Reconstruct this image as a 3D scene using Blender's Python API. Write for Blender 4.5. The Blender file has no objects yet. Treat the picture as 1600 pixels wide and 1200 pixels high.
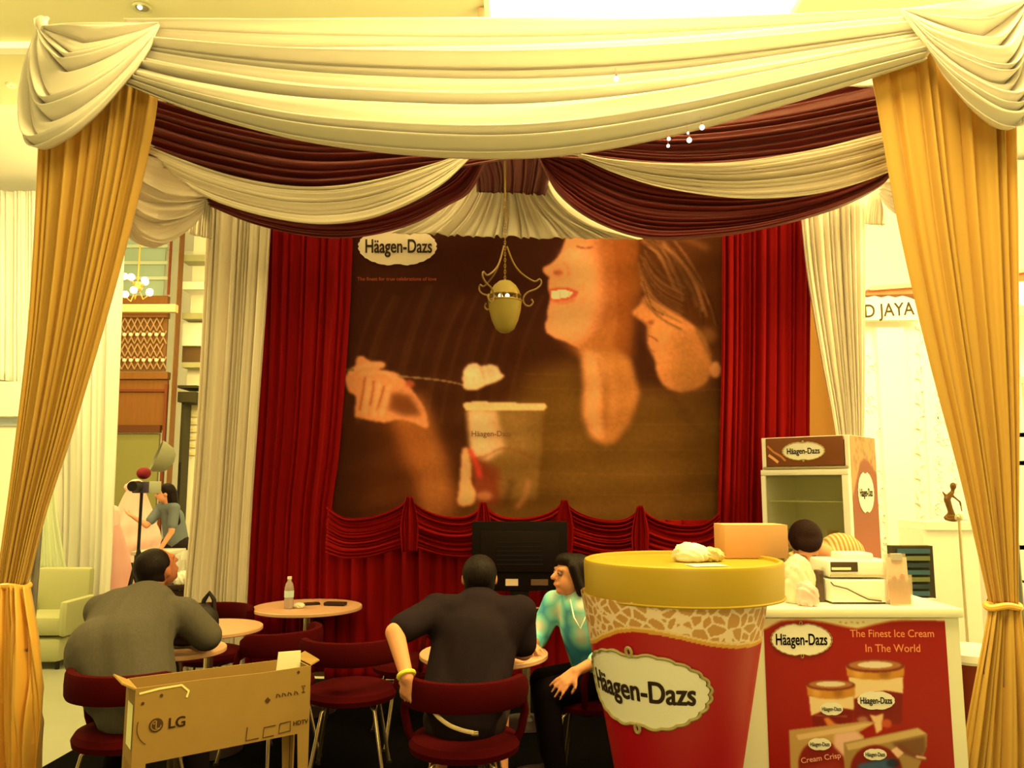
import bpy, bmesh, math, random
import numpy as np
from mathutils import Vector, Matrix
sc = bpy.context.scene
col = sc.collection
rnd = random.Random(7)
F = 1250.0; TILT = math.radians(7.3); CAMZ = 1.55
# ---------------------------------------------------------------- camera, world, lights, exposure
cam_d = bpy.data.cameras.new('camera'); cam = bpy.data.objects.new('camera', cam_d); col.objects.link(cam)
cam_d.sensor_width = 36; cam_d.lens = 36 * F / 1600; cam_d.clip_end = 100
cam.location = (0, 0, CAMZ); cam.rotation_euler = (math.pi / 2 + TILT, 0, 0)
sc.camera = cam
TINT = (1.0, 0.84, 0.33)      # what a white surface shows
LT = (1.0, 0.73, 0.215)        # colour of the hall's lamps
w = bpy.data.worlds.new('world'); sc.world = w; w.use_nodes = True
bg = w.node_tree.nodes['Background']; bg.inputs[0].default_value = (*LT, 1); bg.inputs[1].default_value = 0.25
def area(name, loc, aim, size, power, colr=LT, sy=None):
    l = bpy.data.lights.new(name, 'AREA'); l.energy = power; l.color = colr; l.size = size
    if sy: l.shape = 'RECTANGLE'; l.size_y = sy
    o = bpy.data.objects.new(name, l); col.objects.link(o); o.location = loc
    o.rotation_euler = (Vector(aim) - Vector(loc)).to_track_quat('-Z', 'Y').to_euler()
    return o
area('hall_light_front', (1.0, 2.8, 5.7), (0.8, 3.9, 3.0), 2.4, 350)
area('hall_light_over_booth', (0.2, 5.0, 5.9), (0.2, 5.0, 3.0), 2.2, 330)  # unseen lamp added to brighten the booth's upper inside through the roof
area('hall_light_entrance', (0.3, -2.8, 4.3), (0.2, 6.0, 2.6), 2.6, 125)
area('hall_light_right', (5.2, 4.6, 5.8), (4.6, 6.8, 1.5), 2.5, 560)
area('hall_light_left', (-5.5, 5.5, 5.8), (-4.2, 7.5, 1.0), 2.5, 430)
area('hall_light_far', (-4.5, 10.5, 5.8), (-3.8, 9.2, 0.5), 2.0, 130)
area('ceiling_cove_right', (3.5, 4.2, 4.5), (2.6, 6.2, 6.0), 1.5, 160)  # unseen uplight added in mid-air to brighten the ceiling at right
area('ceiling_cove_left', (-4.6, 9.0, 3.9), (-6.5, 11.5, 5.6), 1.5, 80)  # unseen uplight added in mid-air to brighten the far left ceiling
sc.view_settings.view_transform = 'Standard'; sc.view_settings.look = 'None'
sc.view_settings.exposure = 0.35; sc.view_settings.gamma = 1.0; sc.view_settings.use_curve_mapping = False

# ---------------------------------------------------------------- helpers
ct, st = math.cos(TILT), math.sin(TILT)
def W(px, py, d):
    """world point on the plane Y = d seen at photograph pixel px, py"""
    x = (px - 800) / F; u = (600 - py) / F
    ry = ct - u * st; rz = st + u * ct
    return Vector((x * d / ry, d, CAMZ + rz * d / ry))
def H(px, py, z):
    x = (px - 800) / F; u = (600 - py) / F
    ry = ct - u * st; rz = st + u * ct
    t = (z - CAMZ) / rz
    return Vector((x * t, ry * t, z))
def lin(c):
    return [((v / 255) / 12.92 if v / 255 <= 0.04045 else ((v / 255 + 0.055) / 1.055) ** 2.4) for v in c]
def alb(c, k=1.0):
    """surface colour that shows as c under light of the hall's tint and strength k"""
    l = lin(c); return [min(0.93, l[i] / (TINT[i] * k)) for i in range(3)]
MATS = {}
def mat(name, c=None, rough=0.7, k=1.0, metal=0.0, bump=0.0, scale=60, var=0.0, spec=0.3, trans=0.0, attr=False, emit=None, estr=1.0, sheen=0.0, glass=0.0, alpha=1.0, transl=0.0, stretch=None):
    if name in MATS: return MATS[name]
    m = bpy.data.materials.new(name); m.use_nodes = True; nt = m.node_tree; b = nt.nodes['Principled BSDF']
    base = alb(c, k) if c is not None else [.5, .5, .5]
    b.inputs['Base Color'].default_value = (*base, 1); b.inputs['Roughness'].default_value = rough
    b.inputs['Metallic'].default_value = metal; b.inputs['Specular IOR Level'].default_value = spec
    if sheen: b.inputs['Sheen Weight'].default_value = sheen
    if glass: b.inputs['Transmission Weight'].default_value = glass
    if alpha < 1: b.inputs['Alpha'].default_value = alpha
    if emit is not None:
        b.inputs['Emission Color'].default_value = (*lin(emit), 1); b.inputs['Emission Strength'].default_value = estr
    tc = nt.nodes.new('ShaderNodeTexCoord')
    src = tc.outputs['Object']
    if stretch:
        mp = nt.nodes.new('ShaderNodeMapping'); mp.inputs['Scale'].default_value = stretch
        nt.links.new(src, mp.inputs['Vector']); src = mp.outputs['Vector']
    ns = nt.nodes.new('ShaderNodeTexNoise'); ns.inputs['Scale'].default_value = scale; ns.inputs['Detail'].default_value = 4
    nt.links.new(src, ns.inputs['Vector'])
    if attr:
        a = nt.nodes.new('ShaderNodeAttribute'); a.attribute_name = 'print'
        nt.links.new(a.outputs['Color'], b.inputs['Base Color'])
    elif var:
        mx = nt.nodes.new('ShaderNodeMix'); mx.data_type = 'RGBA'
        mx.inputs['A'].default_value = (*[x * (1 - var) for x in base], 1)
        mx.inputs['B'].default_value = (*[min(.95, x * (1 + var)) for x in base], 1)
        nt.links.new(ns.outputs['Fac'], mx.inputs['Factor']); nt.links.new(mx.outputs['Result'], b.inputs['Base Color'])
    if bump:
        bp = nt.nodes.new('ShaderNodeBump'); bp.inputs['Strength'].default_value = bump; bp.inputs['Distance'].default_value = 0.004
        nt.links.new(ns.outputs['Fac'], bp.inputs['Height']); nt.links.new(bp.outputs['Normal'], b.inputs['Normal'])
    if transl:
        t = nt.nodes.new('ShaderNodeBsdfTranslucent'); t.inputs['Color'].default_value = (*base, 1)
        ms = nt.nodes.new('ShaderNodeMixShader'); ms.inputs[0].default_value = transl
        out = nt.nodes['Material Output']
        nt.links.new(b.outputs[0], ms.inputs[1]); nt.links.new(t.outputs[0], ms.inputs[2]); nt.links.new(ms.outputs[0], out.inputs['Surface'])
    MATS[name] = m; return m
def tag(o, label=None, cat=None, group=None, kind=None):
    if label: o['label'] = label
    if cat: o['category'] = cat
    if group: o['group'] = group
    if kind: o['kind'] = kind
    return o
def empty(name, loc=(0, 0, 0), label=None, cat=None, group=None, rz=0, kind=None):
    o = bpy.data.objects.new(name, None); col.objects.link(o); o.location = loc; o.rotation_euler = (0, 0, rz); o.empty_display_size = .1
    return tag(o, label, cat, group, kind)
def link(name, me, m=None, parent=None, smooth=True):
    o = bpy.data.objects.new(name, me); col.objects.link(o)
    if m and not me.materials: me.materials.append(m)
    if smooth and len(me.polygons): me.polygons.foreach_set('use_smooth', [True] * len(me.polygons))
    if parent: o.parent = parent; o.matrix_parent_inverse = Matrix.Identity(4)
    return o
def rel(parent, o):
    """o was modelled in world space: keep it there under parent"""
    o.parent = parent
    m = Matrix.Translation(parent.location) @ parent.rotation_euler.to_matrix().to_4x4()
    if parent.parent: pass
    o.matrix_parent_inverse = m.inverted(); return o
class MB:
    def __init__(s): s.bm = bmesh.new()
    def box(s, c, d, rz=0, bev=0.0, rot=None, taper=None):
        b = bmesh.new(); bmesh.ops.create_cube(b, size=1)
        for v in b.verts:
            v.co = Vector((v.co.x * d[0], v.co.y * d[1], v.co.z * d[2]))
        if bev:
            bmesh.ops.bevel(b, geom=b.edges[:], offset=bev, segments=2, affect='EDGES', profile=.5)
        R = (rot if rot is not None else Matrix.Rotation(rz, 4, 'Z'))
        for v in b.verts: v.co = (R @ v.co) + Vector(c)
        s.merge(b); return s
    def merge(s, b):
        me = bpy.data.meshes.new('t'); b.to_mesh(me); b.free(); s.bm.from_mesh(me); bpy.data.meshes.remove(me)
    def tube(s, pts, r, n=10, closed=False):
        pts = [Vector(p) for p in pts]; rs = r if isinstance(r, (list, tuple)) else [r] * len(pts)
        rings = []; prev = None
        for i, p in enumerate(pts):
            if closed: t = pts[(i + 1) % len(pts)] - pts[i - 1]
            else: t = (pts[min(i + 1, len(pts) - 1)] - pts[max(i - 1, 0)])
            t.normalize()
            if prev is None:
                a = Vector((0, 0, 1)) if abs(t.z) < .9 else Vector((1, 0, 0)); nx = t.cross(a).normalized()
            else:
                nx = (prev - t * prev.dot(t)).normalized()
            prev = nx; ny = t.cross(nx)
            rings.append([s.bm.verts.new(p + nx * math.cos(2 * math.pi * k / n) * rs[i] + ny * math.sin(2 * math.pi * k / n) * rs[i]) for k in range(n)])
        R = len(rings)
        for i in range(R if closed else R - 1):
            a, b = rings[i], rings[(i + 1) % R]
            for k in range(n): s.bm.faces.new((a[k], a[(k + 1) % n], b[(k + 1) % n], b[k]))
        if not closed:
            s.bm.faces.new(rings[0][::-1]); s.bm.faces.new(rings[-1])
        return s
    def lathe(s, prof, c=(0, 0, 0), n=32, a0=0, a1=2 * math.pi):
        c = Vector(c); rings = []; full = abs(a1 - a0 - 2 * math.pi) < 1e-6
        m = n if full else n + 1
        for r, z in prof:
            if r < 1e-5: rings.append([s.bm.verts.new(c + Vector((0, 0, z)))] * m)
            else: rings.append([s.bm.verts.new(c + Vector((r * math.cos(a0 + (a1 - a0) * k / n), r * math.sin(a0 + (a1 - a0) * k / n), z))) for k in range(m)])
        for a, b in zip(rings, rings[1:]):
            for k in range(n):
                vs = [a[k], a[(k + 1) % m], b[(k + 1) % m], b[k]]
                u = []
                for v in vs:
                    if v not in u: u.append(v)
                if len(u) >= 3:
                    try: s.bm.faces.new(u)
                    except ValueError: pass
        return s
    def ball(s, c, r, seg=12):
        b = bmesh.new(); bmesh.ops.create_uvsphere(b, u_segments=seg, v_segments=max(6, seg // 2), radius=1)
        rr = r if isinstance(r, (list, tuple)) else (r, r, r)
        for v in b.verts: v.co = Vector((v.co.x * rr[0], v.co.y * rr[1], v.co.z * rr[2])) + Vector(c)
        s.merge(b); return s
    def build(s, name, m, parent=None, smooth=True, world=False):
        bmesh.ops.recalc_face_normals(s.bm, faces=s.bm.faces[:])
        me = bpy.data.meshes.new(name); s.bm.to_mesh(me); s.bm.free()
        o = link(name, me, m, None if world else parent, smooth)
        if world and parent: rel(parent, o)
        if smooth:
            try: me.set_sharp_from_angle(angle=math.radians(38))
            except Exception: pass
        return o
def grid(name, P, m, parent=None, colors=None, solid=0.0, smooth=True, closed_u=False):
    ny, nx = P.shape[:2]
    me = bpy.data.meshes.new(name)
    idx = np.arange(ny * nx).reshape(ny, nx)
    f = np.stack([idx[:-1, :-1], idx[:-1, 1:], idx[1:, 1:], idx[1:, :-1]], -1).reshape(-1, 4)
    me.from_pydata(P.reshape(-1, 3).tolist(), [], f.tolist())
    if colors is not None:
        a = me.color_attributes.new('print', 'FLOAT_COLOR', 'POINT')
        c = np.ones((ny * nx, 4), np.float32); c[:, :3] = colors.reshape(-1, 3); a.data.foreach_set('color', c.ravel())
    me.update(); me.validate()
    o = link(name, me, m, None, smooth)
    if parent: rel(parent, o)
    if solid:
        s = o.modifiers.new('thickness', 'SOLIDIFY'); s.thickness = solid; s.offset = 0
    return o
def crv(pts, n):
    p = np.array(pts, float)
    q = np.vstack([2 * p[0] - p[1], p, 2 * p[-1] - p[-2]])
    L = [0]
    fine = []
    for i in range(len(p) - 1):
        a, b, c, d = q[i:i + 4]
        t = np.linspace(0, 1, 24, endpoint=(i == len(p) - 2))[:, None]
        fine.append(0.5 * ((2 * b) + (-a + c) * t + (2 * a - 5 * b + 4 * c - d) * t ** 2 + (-a + 3 * b - 3 * c + d) * t ** 3))
    f = np.vstack(fine)
    s = np.concatenate([[0], np.cumsum(np.linalg.norm(np.diff(f[:, :2], axis=0), axis=1))])
    u = np.linspace(0, s[-1], n)
    return np.stack([np.interp(u, s, f[:, j]) for j in range(f.shape[1])], 1)
def drape(name, c0, c1, m, label=None, cat=None, group=None, nt=90, ns=110, folds=8, amp=.03, seed=1, drift=.5, sharp=1.4, gather=.35, solid=.004, parent=None, kind=None, flat0=0.0):
    """cloth between two boundary curves given as (px, py, depth); folds run along the curves"""
    A, B = crv(c0, nt), crv(c1, nt)
    a = np.array([W(*p) for p in A]); b = np.array([W(*p) for p in B])
    r = np.random.RandomState(seed)
    s = np.linspace(0, 1, ns)[:, None]; t = np.linspace(0, 1, nt)[None, :]
    P = a[None] * (1 - s[..., None]) + b[None] * s[..., None]
    wd = np.linalg.norm(a - b, axis=1); wd = wd / max(wd.max(), 1e-6)
    ph = s + 0 * t
    for kk in range(3):
        ph = ph + (0.30 / folds) * np.sin(2 * np.pi * (kk + 1) * s * r.uniform(.8, 2.2) + r.uniform(0, 6.3) + drift * 2 * np.pi * (t - .5) * r.uniform(-1, 1))
    x = folds * ph
    kcell = np.floor(x).astype(int) % 64
    am = r.uniform(.45, 1.2, 64)
    fr = x - np.floor(x)
    prof = np.sin(np.pi * fr) ** (1 / sharp)
    # blend amplitudes between cells
    a1 = am[kcell]
    h = prof * a1 + .04 * np.sin(2 * np.pi * (x * 2.3 + 1.0 * t))
    h = (h - .5) * amp * (gather + (1 - gather) * wd[None, :])
    env = np.minimum(1, np.minimum(s / .03, (1 - s) / .03)) * (1 - flat0) + flat0
    du = np.gradient(P, axis=0); dv = np.gradient(P, axis=1)
    n = np.cross(du, dv); n /= (np.linalg.norm(n, axis=2, keepdims=True) + 1e-9)
    sg = np.sign(-n[..., 1:2].mean()) or 1
    P = P + n * sg * h[..., None]
    o = grid(name, P, m, parent, solid=solid)
    return tag(o, label, cat, group, kind)
def sharpen(o): return o
# text -------------------------------------------------------------
def text_mesh(s, bold=0.0, size=1.0):
    c = bpy.data.curves.new('t', 'FONT'); c.body = s; c.size = size; c.offset = bold; c.align_x = 'CENTER'; c.align_y = 'CENTER'; c.resolution_u = 6
    o = bpy.data.objects.new('t', c); col.objects.link(o)
    bpy.context.view_layer.update()
    dg = bpy.context.evaluated_depsgraph_get()
    me = bpy.data.meshes.new_from_object(o.evaluated_get(dg)); bpy.data.objects.remove(o)
    v = np.array([tuple(x.co) for x in me.vertices]) if len(me.vertices) else np.zeros((0, 3))
    f = [tuple(p.vertices) for p in me.polygons]
    return v, f
def lettering(s, mapf, width, m, parent, u=0, v=0, off=.002, bold=0.02, height=None, name='lettering', skew=0.0, rot=0.0, yscale=1.0):
    V, Fc = text_mesh(s, min(bold, .010))
    if bold > .015:
        n0 = len(V); V = np.vstack([V + [dx, dy, 0] for dx, dy in ((-bold * .6, 0), (bold * .6, bold * .3), (bold * .6, -bold * .3))]); Fc = [tuple(i + q * n0 for i in f) for q in range(3) for f in Fc]
    w0 = V[:, 0].max() - V[:, 0].min(); k = width / w0
    cx = (V[:, 0].max() + V[:, 0].min()) / 2
    X = (V[:, 0] - cx) * k; Y = V[:, 1] * k * yscale
    if height: Y = V[:, 1] * height / (V[:, 1].max() - V[:, 1].min())
    X = X + skew * Y; c, q = math.cos(rot), math.sin(rot)
    X, Y = X * c - Y * q, X * q + Y * c
    pts = [tuple(mapf(u + X[i], v + Y[i], off)) for i in range(len(X))]
    me = bpy.data.meshes.new(name); me.from_pydata(pts, [], Fc); me.update()
    return rel(parent, link(name, me, m, None, False))
def plane_map(o, ux, uv, n=None):
    o, ux, uv = Vector(o), Vector(ux).normalized(), Vector(uv).normalized()
    n = Vector(n) if n is not None else ux.cross(uv)
    return lambda u, v, off: o + ux * u + uv * v + n * off
def scallop(a, rx, ry, amp=.035, n=26, dip=.12):
    d = dip * (math.exp(-((a - math.pi / 2) / .16) ** 2) + math.exp(-((a - 3 * math.pi / 2) / .16) ** 2))
    k = 1 + amp * abs(math.sin(n * a / 2)) - d
    return rx * k * math.cos(a), ry * k * math.sin(a)
def plaque(parent, mapf, rx, ry, text='Häagen-Dazs', u=0, v=0, k=.6, rim=True, tw=.80, yscale=1.25, base=0.0, white=(232, 215, 150), detail=72, tbold=.03, thick=1.0, tu=0.0, rr=None):
    rr = rr or rx * .022
    mw = mat('plaque_white%d' % int(k * 100) + str(white[0]), white, .5, k=k); mg = mat('plaque_rim%d' % int(k * 100), (150, 130, 60), .4, k=k, spec=.5); mt = mat('plaque_lettering', (38, 22, 8), .6, k=.6)
    N = detail; R = 10
    def ring(sx, off, nm, mm, r0, r1, steps):
        V = []; Fc = []
        for j in range(steps + 1):
            q = r0 + (r1 - r0) * j / steps
            for i in range(N):
                x, y = scallop(2 * math.pi * i / N, rx, ry); V.append(tuple(mapf(u + x * q, v + y * q, off)))
        for j in range(steps):
            for i in range(N):
                Fc.append((j * N + i, j * N + (i + 1) % N, (j + 1) * N + (i + 1) % N, (j + 1) * N + i))
        me = bpy.data.meshes.new(nm); me.from_pydata(V, [], Fc); me.update()
        return rel(parent, link(nm, me, mm, None, False))
    ring(1, base + .0015 * thick, 'plaque_face', mw, .02, .97, R)
    if rim:
        mb = MB(); pts = []
        for i in range(N * 2):
            x, y = scallop(2 * math.pi * i / (N * 2), rx, ry); pts.append(mapf(u + x, v + y, base + .002 * thick))
        mb.tube(pts, rr, 6, True)
        for sg in (1, -1):
            yy = sg * ry * 1.02
            loop = [mapf(u + .06 * ry * 1.3 * math.cos(a), v + yy + .12 * ry * math.sin(a), base + .003 * thick) for a in [2 * math.pi * i / 16 for i in range(16)]]
            mb.tube(loop, rr, 6, True)
        mb.build('plaque_rim', mg, parent, world=True)
    lettering(text, mapf, 2 * rx * tw, mt, parent, u + tu, v - ry * .02, base + .003 * thick, tbold, yscale=yscale)
# raster prints ------------------------------------------------------
class Pic:
    def __init__(s, x0, y0, x1, y1, step, c):
        s.nx = int(round((x1 - x0) / step)) + 1; s.ny = int(round((y1 - y0) / step)) + 1
        s.X, s.Y = np.meshgrid(np.linspace(x0, x1, s.nx), np.linspace(y0, y1, s.ny)); s.step = step
        s.C = np.zeros((s.ny, s.nx, 3)) + np.array(c, float)
    def blur(s, M, b):
        b = b / s.step
        if b < .3: return M
        n = int(b * 2.5) + 1; k = np.exp(-0.5 * (np.arange(-n, n + 1) / b) ** 2); k /= k.sum()
        M = np.apply_along_axis(lambda r: np.convolve(np.pad(r, n, mode='edge'), k, 'valid'), 0, M)
        return np.apply_along_axis(lambda r: np.convolve(np.pad(r, n, mode='edge'), k, 'valid'), 1, M)
    def put(s, M, c, a=1.0, b=1.0):
        M = s.blur(M, b)[..., None] * a; s.C = s.C * (1 - M) + np.array(c, float) * M
    def poly(s, pts, c, a=1.0, b=1.0, curve=False):
        if curve:
            q = crv([(x, y, 0) for x, y in pts + [pts[0]]], len(pts) * 8); pts = [tuple(v[:2]) for v in q]
        M = np.zeros(s.X.shape, bool); n = len(pts)
        for i in range(n):
            x1, y1 = pts[i]; x2, y2 = pts[(i + 1) % n]
            if y1 == y2: continue
            cnd = ((s.Y >= min(y1, y2)) & (s.Y < max(y1, y2))); xi = x1 + (s.Y - y1) * (x2 - x1) / (y2 - y1)
            M ^= cnd & (s.X < xi)
        s.put(M.astype(float), c, a, b)
    def ell(s, cx, cy, rx, ry, c, a=1.0, b=1.0, rot=0.0):
        q, w = math.cos(rot), math.sin(rot); dx, dy = s.X - cx, s.Y - cy
        u = dx * q + dy * w; v = -dx * w + dy * q
        s.put(((u / rx) ** 2 + (v / ry) ** 2 < 1).astype(float), c, a, b)
    def line(s, pts, wd, c, a=1.0, b=1.0):
        M = np.zeros(s.X.shape)
        q = crv([(x, y, 0) for x, y in pts], max(12, len(pts) * 6))
        D = np.full(s.X.shape, 1e9)
        for p, r in zip(q, q[1:]):
            d = r - p; L2 = (d ** 2).sum() + 1e-9
            t = np.clip(((s.X - p[0]) * d[0] + (s.Y - p[1]) * d[1]) / L2, 0, 1)
            D = np.minimum(D, np.hypot(s.X - p[0] - t * d[0], s.Y - p[1] - t * d[1]))
        s.put((D < wd / 2).astype(float), c, a, b)
    def noise(s, amp, cell=6, seed=3):
        r = np.random.RandomState(seed); g = r.normal(0, 1, s.X.shape); g = s.blur(g, cell); g /= g.std(); s.C = s.C * (1 + amp * g[..., None])
    def albedo(s, k):
        v = np.clip(s.C, 0, 255) / 255; l = np.where(v <= .04045, v / 12.92, ((v + .055) / 1.055) ** 2.4)
        return np.clip(l / (np.array(TINT) * k), 0, .93)
# bodies -------------------------------------------------------------
def _cap(bm, p0, p1, r0, r1, seg=14, rings=4):
    p0, p1 = Vector(p0), Vector(p1); t = p1 - p0; L = t.length
    t = t / L if L > 1e-6 else Vector((0, 0, 1)); a = Vector((0, 0, 1)) if abs(t.z) < .9 else Vector((1, 0, 0)); nx = t.cross(a).normalized(); ny = t.cross(nx)
    prof = [(-r0 * math.cos(q), r0 * math.sin(q)) for q in [math.pi / 2 * i / rings for i in range(rings + 1)]] + [(L + r1 * math.sin(q), r1 * math.cos(q)) for q in [math.pi / 2 * i / rings for i in range(rings + 1)]]
    R = []
    for z, r in prof:
        if r < 1e-5: R.append([bm.verts.new(p0 + t * z)] * seg)
        else: R.append([bm.verts.new(p0 + t * z + nx * r * math.cos(2 * math.pi * k / seg) + ny * r * math.sin(2 * math.pi * k / seg)) for k in range(seg)])
    for a, b in zip(R, R[1:]):
        for k in range(seg):
            u = []
            for v in (a[k], a[(k + 1) % seg], b[(k + 1) % seg], b[k]):
                if v not in u: u.append(v)
            if len(u) >= 3: bm.faces.new(u)
def blob(name, prims, m, parent=None, voxel=.012, smooth=5):
    bm = bmesh.new()
    for p in prims:
        if p[0] == 'c': _cap(bm, p[1], p[2], p[3], p[4])
        else:
            b = bmesh.new(); bmesh.ops.create_uvsphere(b, u_segments=20, v_segments=14, radius=1)
            R = p[3] if len(p) > 3 else Matrix.Identity(3)
            for v in b.verts: v.co = R @ Vector((v.co.x * p[2][0], v.co.y * p[2][1], v.co.z * p[2][2])) + Vector(p[1])
            me = bpy.data.meshes.new('t'); b.to_mesh(me); b.free(); bm.from_mesh(me); bpy.data.meshes.remove(me)
    bmesh.ops.recalc_face_normals(bm, faces=bm.faces[:])
    me = bpy.data.meshes.new('t'); bm.to_mesh(me); bm.free()
    o = bpy.data.objects.new('t', me); col.objects.link(o)
    r = o.modifiers.new('r', 'REMESH'); r.mode = 'VOXEL'; r.voxel_size = voxel
    s = o.modifiers.new('s', 'SMOOTH'); s.iterations = smooth; s.factor = .5
    bpy.context.view_layer.update()
    n = bpy.data.meshes.new_from_object(o.evaluated_get(bpy.context.evaluated_depsgraph_get())); bpy.data.objects.remove(o)
    n.name = name
    o = link(name, n, m, None, True)
    if parent: rel(parent, o)
    return o
def V3(*a): return Vector(a)
def hand(wr, d, nrm, sc_=1.0, curl=.5, thumb=1):
    """palm, four unequal bent fingers and a thumb; d points along the hand, nrm out of the palm"""
    wr, d, nrm = Vector(wr), Vector(d).normalized(), Vector(nrm); nrm = (nrm - d * nrm.dot(d)).normalized(); sd = d.cross(nrm) * thumb
    P = []
    for k in (-1, 0, 1): P.append(('c', wr + sd * k * .014 * sc_, wr + d * .075 * sc_ + sd * k * .024 * sc_, .017 * sc_, .014 * sc_))
    for k, ln in zip((-1.5, -.5, .5, 1.5), (.062, .074, .080, .070)):
        a = wr + d * .082 * sc_ + sd * k * .0225 * sc_
        e = (d + nrm * curl * .6 + sd * k * .13).normalized(); b = a + e * ln * .5 * sc_
        e2 = (d + nrm * curl * 1.6 + sd * k * .10).normalized(); c = b + e2 * ln * .5 * sc_
        P += [('c', a, b, .0088 * sc_, .0078 * sc_), ('c', b, c, .0078 * sc_, .0064 * sc_)]
    a = wr + d * .025 * sc_ + sd * .03 * sc_; b = a + (d * .7 + sd * .7 + nrm * .3).normalized() * .04 * sc_; c = b + (d + sd * .1 + nrm * .5).normalized() * .032 * sc_
    P += [('c', a, b, .012 * sc_, .010 * sc_), ('c', b, c, .010 * sc_, .008 * sc_)]
    return P
def Rm(yaw, pitch=0, roll=0):
    return (Matrix.Rotation(yaw, 3, 'Z') @ Matrix.Rotation(pitch, 3, 'X') @ Matrix.Rotation(roll, 3, 'Y'))
def head(c, R, k=1.0):
    """local frame: face looks along -Y"""
    c = Vector(c); T = lambda x, y, z: c + R @ Vector((x * k, y * k, z * k))
    S = lambda a, b, d: (a * k, b * k, d * k)
    return [('e', T(0, .012, .02), S(.076, .094, .092), R), ('e', T(0, -.02, -.03), S(.060, .070, .075), R), ('e', T(0, -.052, -.082), S(.030, .028, .022), R),
            ('c', T(0, -.092, .012), T(0, -.108, -.018), .009 * k, .014 * k), ('e', T(.077, .01, -.01), S(.009, .018, .030), R), ('e', T(-.077, .01, -.01), S(.009, .018, .030), R),
            ('c', T(-.022, -.086, -.052), T(.022, -.086, -.052), .008 * k, .008 * k), ('c', T(-.04, -.078, .03), T(.04, -.078, .03), .012 * k, .012 * k)]
def eyes(parent, c, R, k=1.0):
    c = Vector(c); mw = mat('eye_white', (140, 100, 60), .4); md = mat('eye_dark', (20, 10, 5), .2)
    for s in (-1, 1):
        mb = MB(); mb.ball(c + R @ Vector((s * .031 * k, -.080 * k, .008 * k)), .013 * k, 12); e = mb.build('eye', mw, parent, world=True)
        mb = MB(); mb.ball(c + R @ Vector((s * .031 * k, -.0885 * k, .008 * k)), .0062 * k, 8); mb.build('pupil', md, parent, world=True)
# ================================================================ the setting
KI, KO = .45, .9
def slab(name, x0, x1, y0, y1, z0, z1, m, kind='structure', label=None, cat=None, parent=None):
    mb = MB(); mb.box(((x0 + x1) / 2, (y0 + y1) / 2, (z0 + z1) / 2), (x1 - x0, y1 - y0, z1 - z0))
    o = mb.build(name, m, parent, smooth=False, world=True)
    if not parent: tag(o, label, cat, None, kind)
    return o
m_floor = mat('hall_floor', (165, 156, 92), .35, k=1.0, var=.08, scale=3, spec=.5)
m_ceil = mat('hall_ceiling', (190, 176, 98), .9, k=.72, var=.03, scale=2)
m_wall = mat('hall_wall', (250, 243, 165), .9, k=.95)
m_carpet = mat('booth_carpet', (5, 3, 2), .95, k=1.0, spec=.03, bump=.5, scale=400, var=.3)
slab('floor', -12, 12, -3, 16, -.12, 0, m_floor)
slab('ceiling', -12, 12, -3, 7.6, 6.0, 6.15, m_ceil)
tag(slab('trim_1', -12, 12, 7.56, 7.68, 5.93, 6.02, mat('trim_cream', (235, 225, 150), .7, k=.7)), kind='structure')
slab('ceiling_step', -12, 12, 7.68, 9.0, 6.04, 6.2, m_ceil)
tag(slab('trim_2', -12, 12, 8.96, 9.06, 5.96, 6.06, mat('trim_cream')), kind='structure')
slab('ceiling_far', -12, 12, 9.06, 16, 6.06, 6.2, mat('ceiling_far', (235, 225, 150), .9, k=.6))
slab('wall_back', -12, 12, 15.0, 15.2, 0, 6.1, m_wall)
slab('wall_right', 7.6, 7.8, 2, 15, 0, 6.1, m_wall)
slab('wall_left', -11, -10.8, 2, 15, 0, 6.1, m_wall)
# carpet of the booth: a thin dark platform
mb = MB()
for z in (0.0, 0.035):
    pass
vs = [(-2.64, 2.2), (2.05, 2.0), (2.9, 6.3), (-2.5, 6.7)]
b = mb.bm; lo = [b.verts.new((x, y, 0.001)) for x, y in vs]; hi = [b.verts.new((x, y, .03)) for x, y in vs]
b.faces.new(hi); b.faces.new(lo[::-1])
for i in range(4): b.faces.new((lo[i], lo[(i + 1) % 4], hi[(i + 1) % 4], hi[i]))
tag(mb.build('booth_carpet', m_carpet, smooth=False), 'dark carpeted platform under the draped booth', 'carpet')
o = slab('red_carpet_runner', -7.5, -2.8, 8.25, 8.95, .001, .012, mat('red_runner', (190, 40, 10), .9, k=.8, bump=.3, scale=200), None, 'red carpet runner on the pale floor behind the cream curtain', 'carpet')

# ceiling fittings
def downlight(px, py, r, label):
    p = H(px, py, 5.99); root = empty('downlight', p, label, 'light', 'recessed lights in the hall ceiling')
    mb = MB(); mb.lathe([(r * .72, .0), (r, -.012), (r * 1.02, .008), (r * .72, .012)], (0, 0, -.004), 28); mb.build('trim_ring', mat('downlight_ring', (150, 140, 70), .3, k=.7, spec=.6), root)
    mb = MB(); mb.lathe([(0, .006), (r * .72, .006), (r * .70, .0), (0, .0)], (0, 0, -.002), 28); mb.build('reflector', mat('downlight_dark', (110, 100, 45), .25, k=.6, metal=.3), root)
    mb = MB(); mb.ball((r * -.15, -r * .2, -.008), (r * .26, r * .26, .02), 14); mb.build('bulb', mat('bulb_on', (255, 250, 200), .3, emit=(255, 250, 205), estr=4), root)
downlight(222, 12, .085, 'round recessed downlight in the ceiling above the left corner swag')
p = W(19, 119, 8.5); root = empty('spot_lamp', (p.x, p.y, 6.04), 'small white spot lamp under the ceiling left of the booth', 'light')
mb = MB(); mb.lathe([(0, 0), (.05, 0), (.05, -.03), (.0, -.03)], (0, 0, 0), 20); mb.build('mount', mat('trim_cream'), root)
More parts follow.
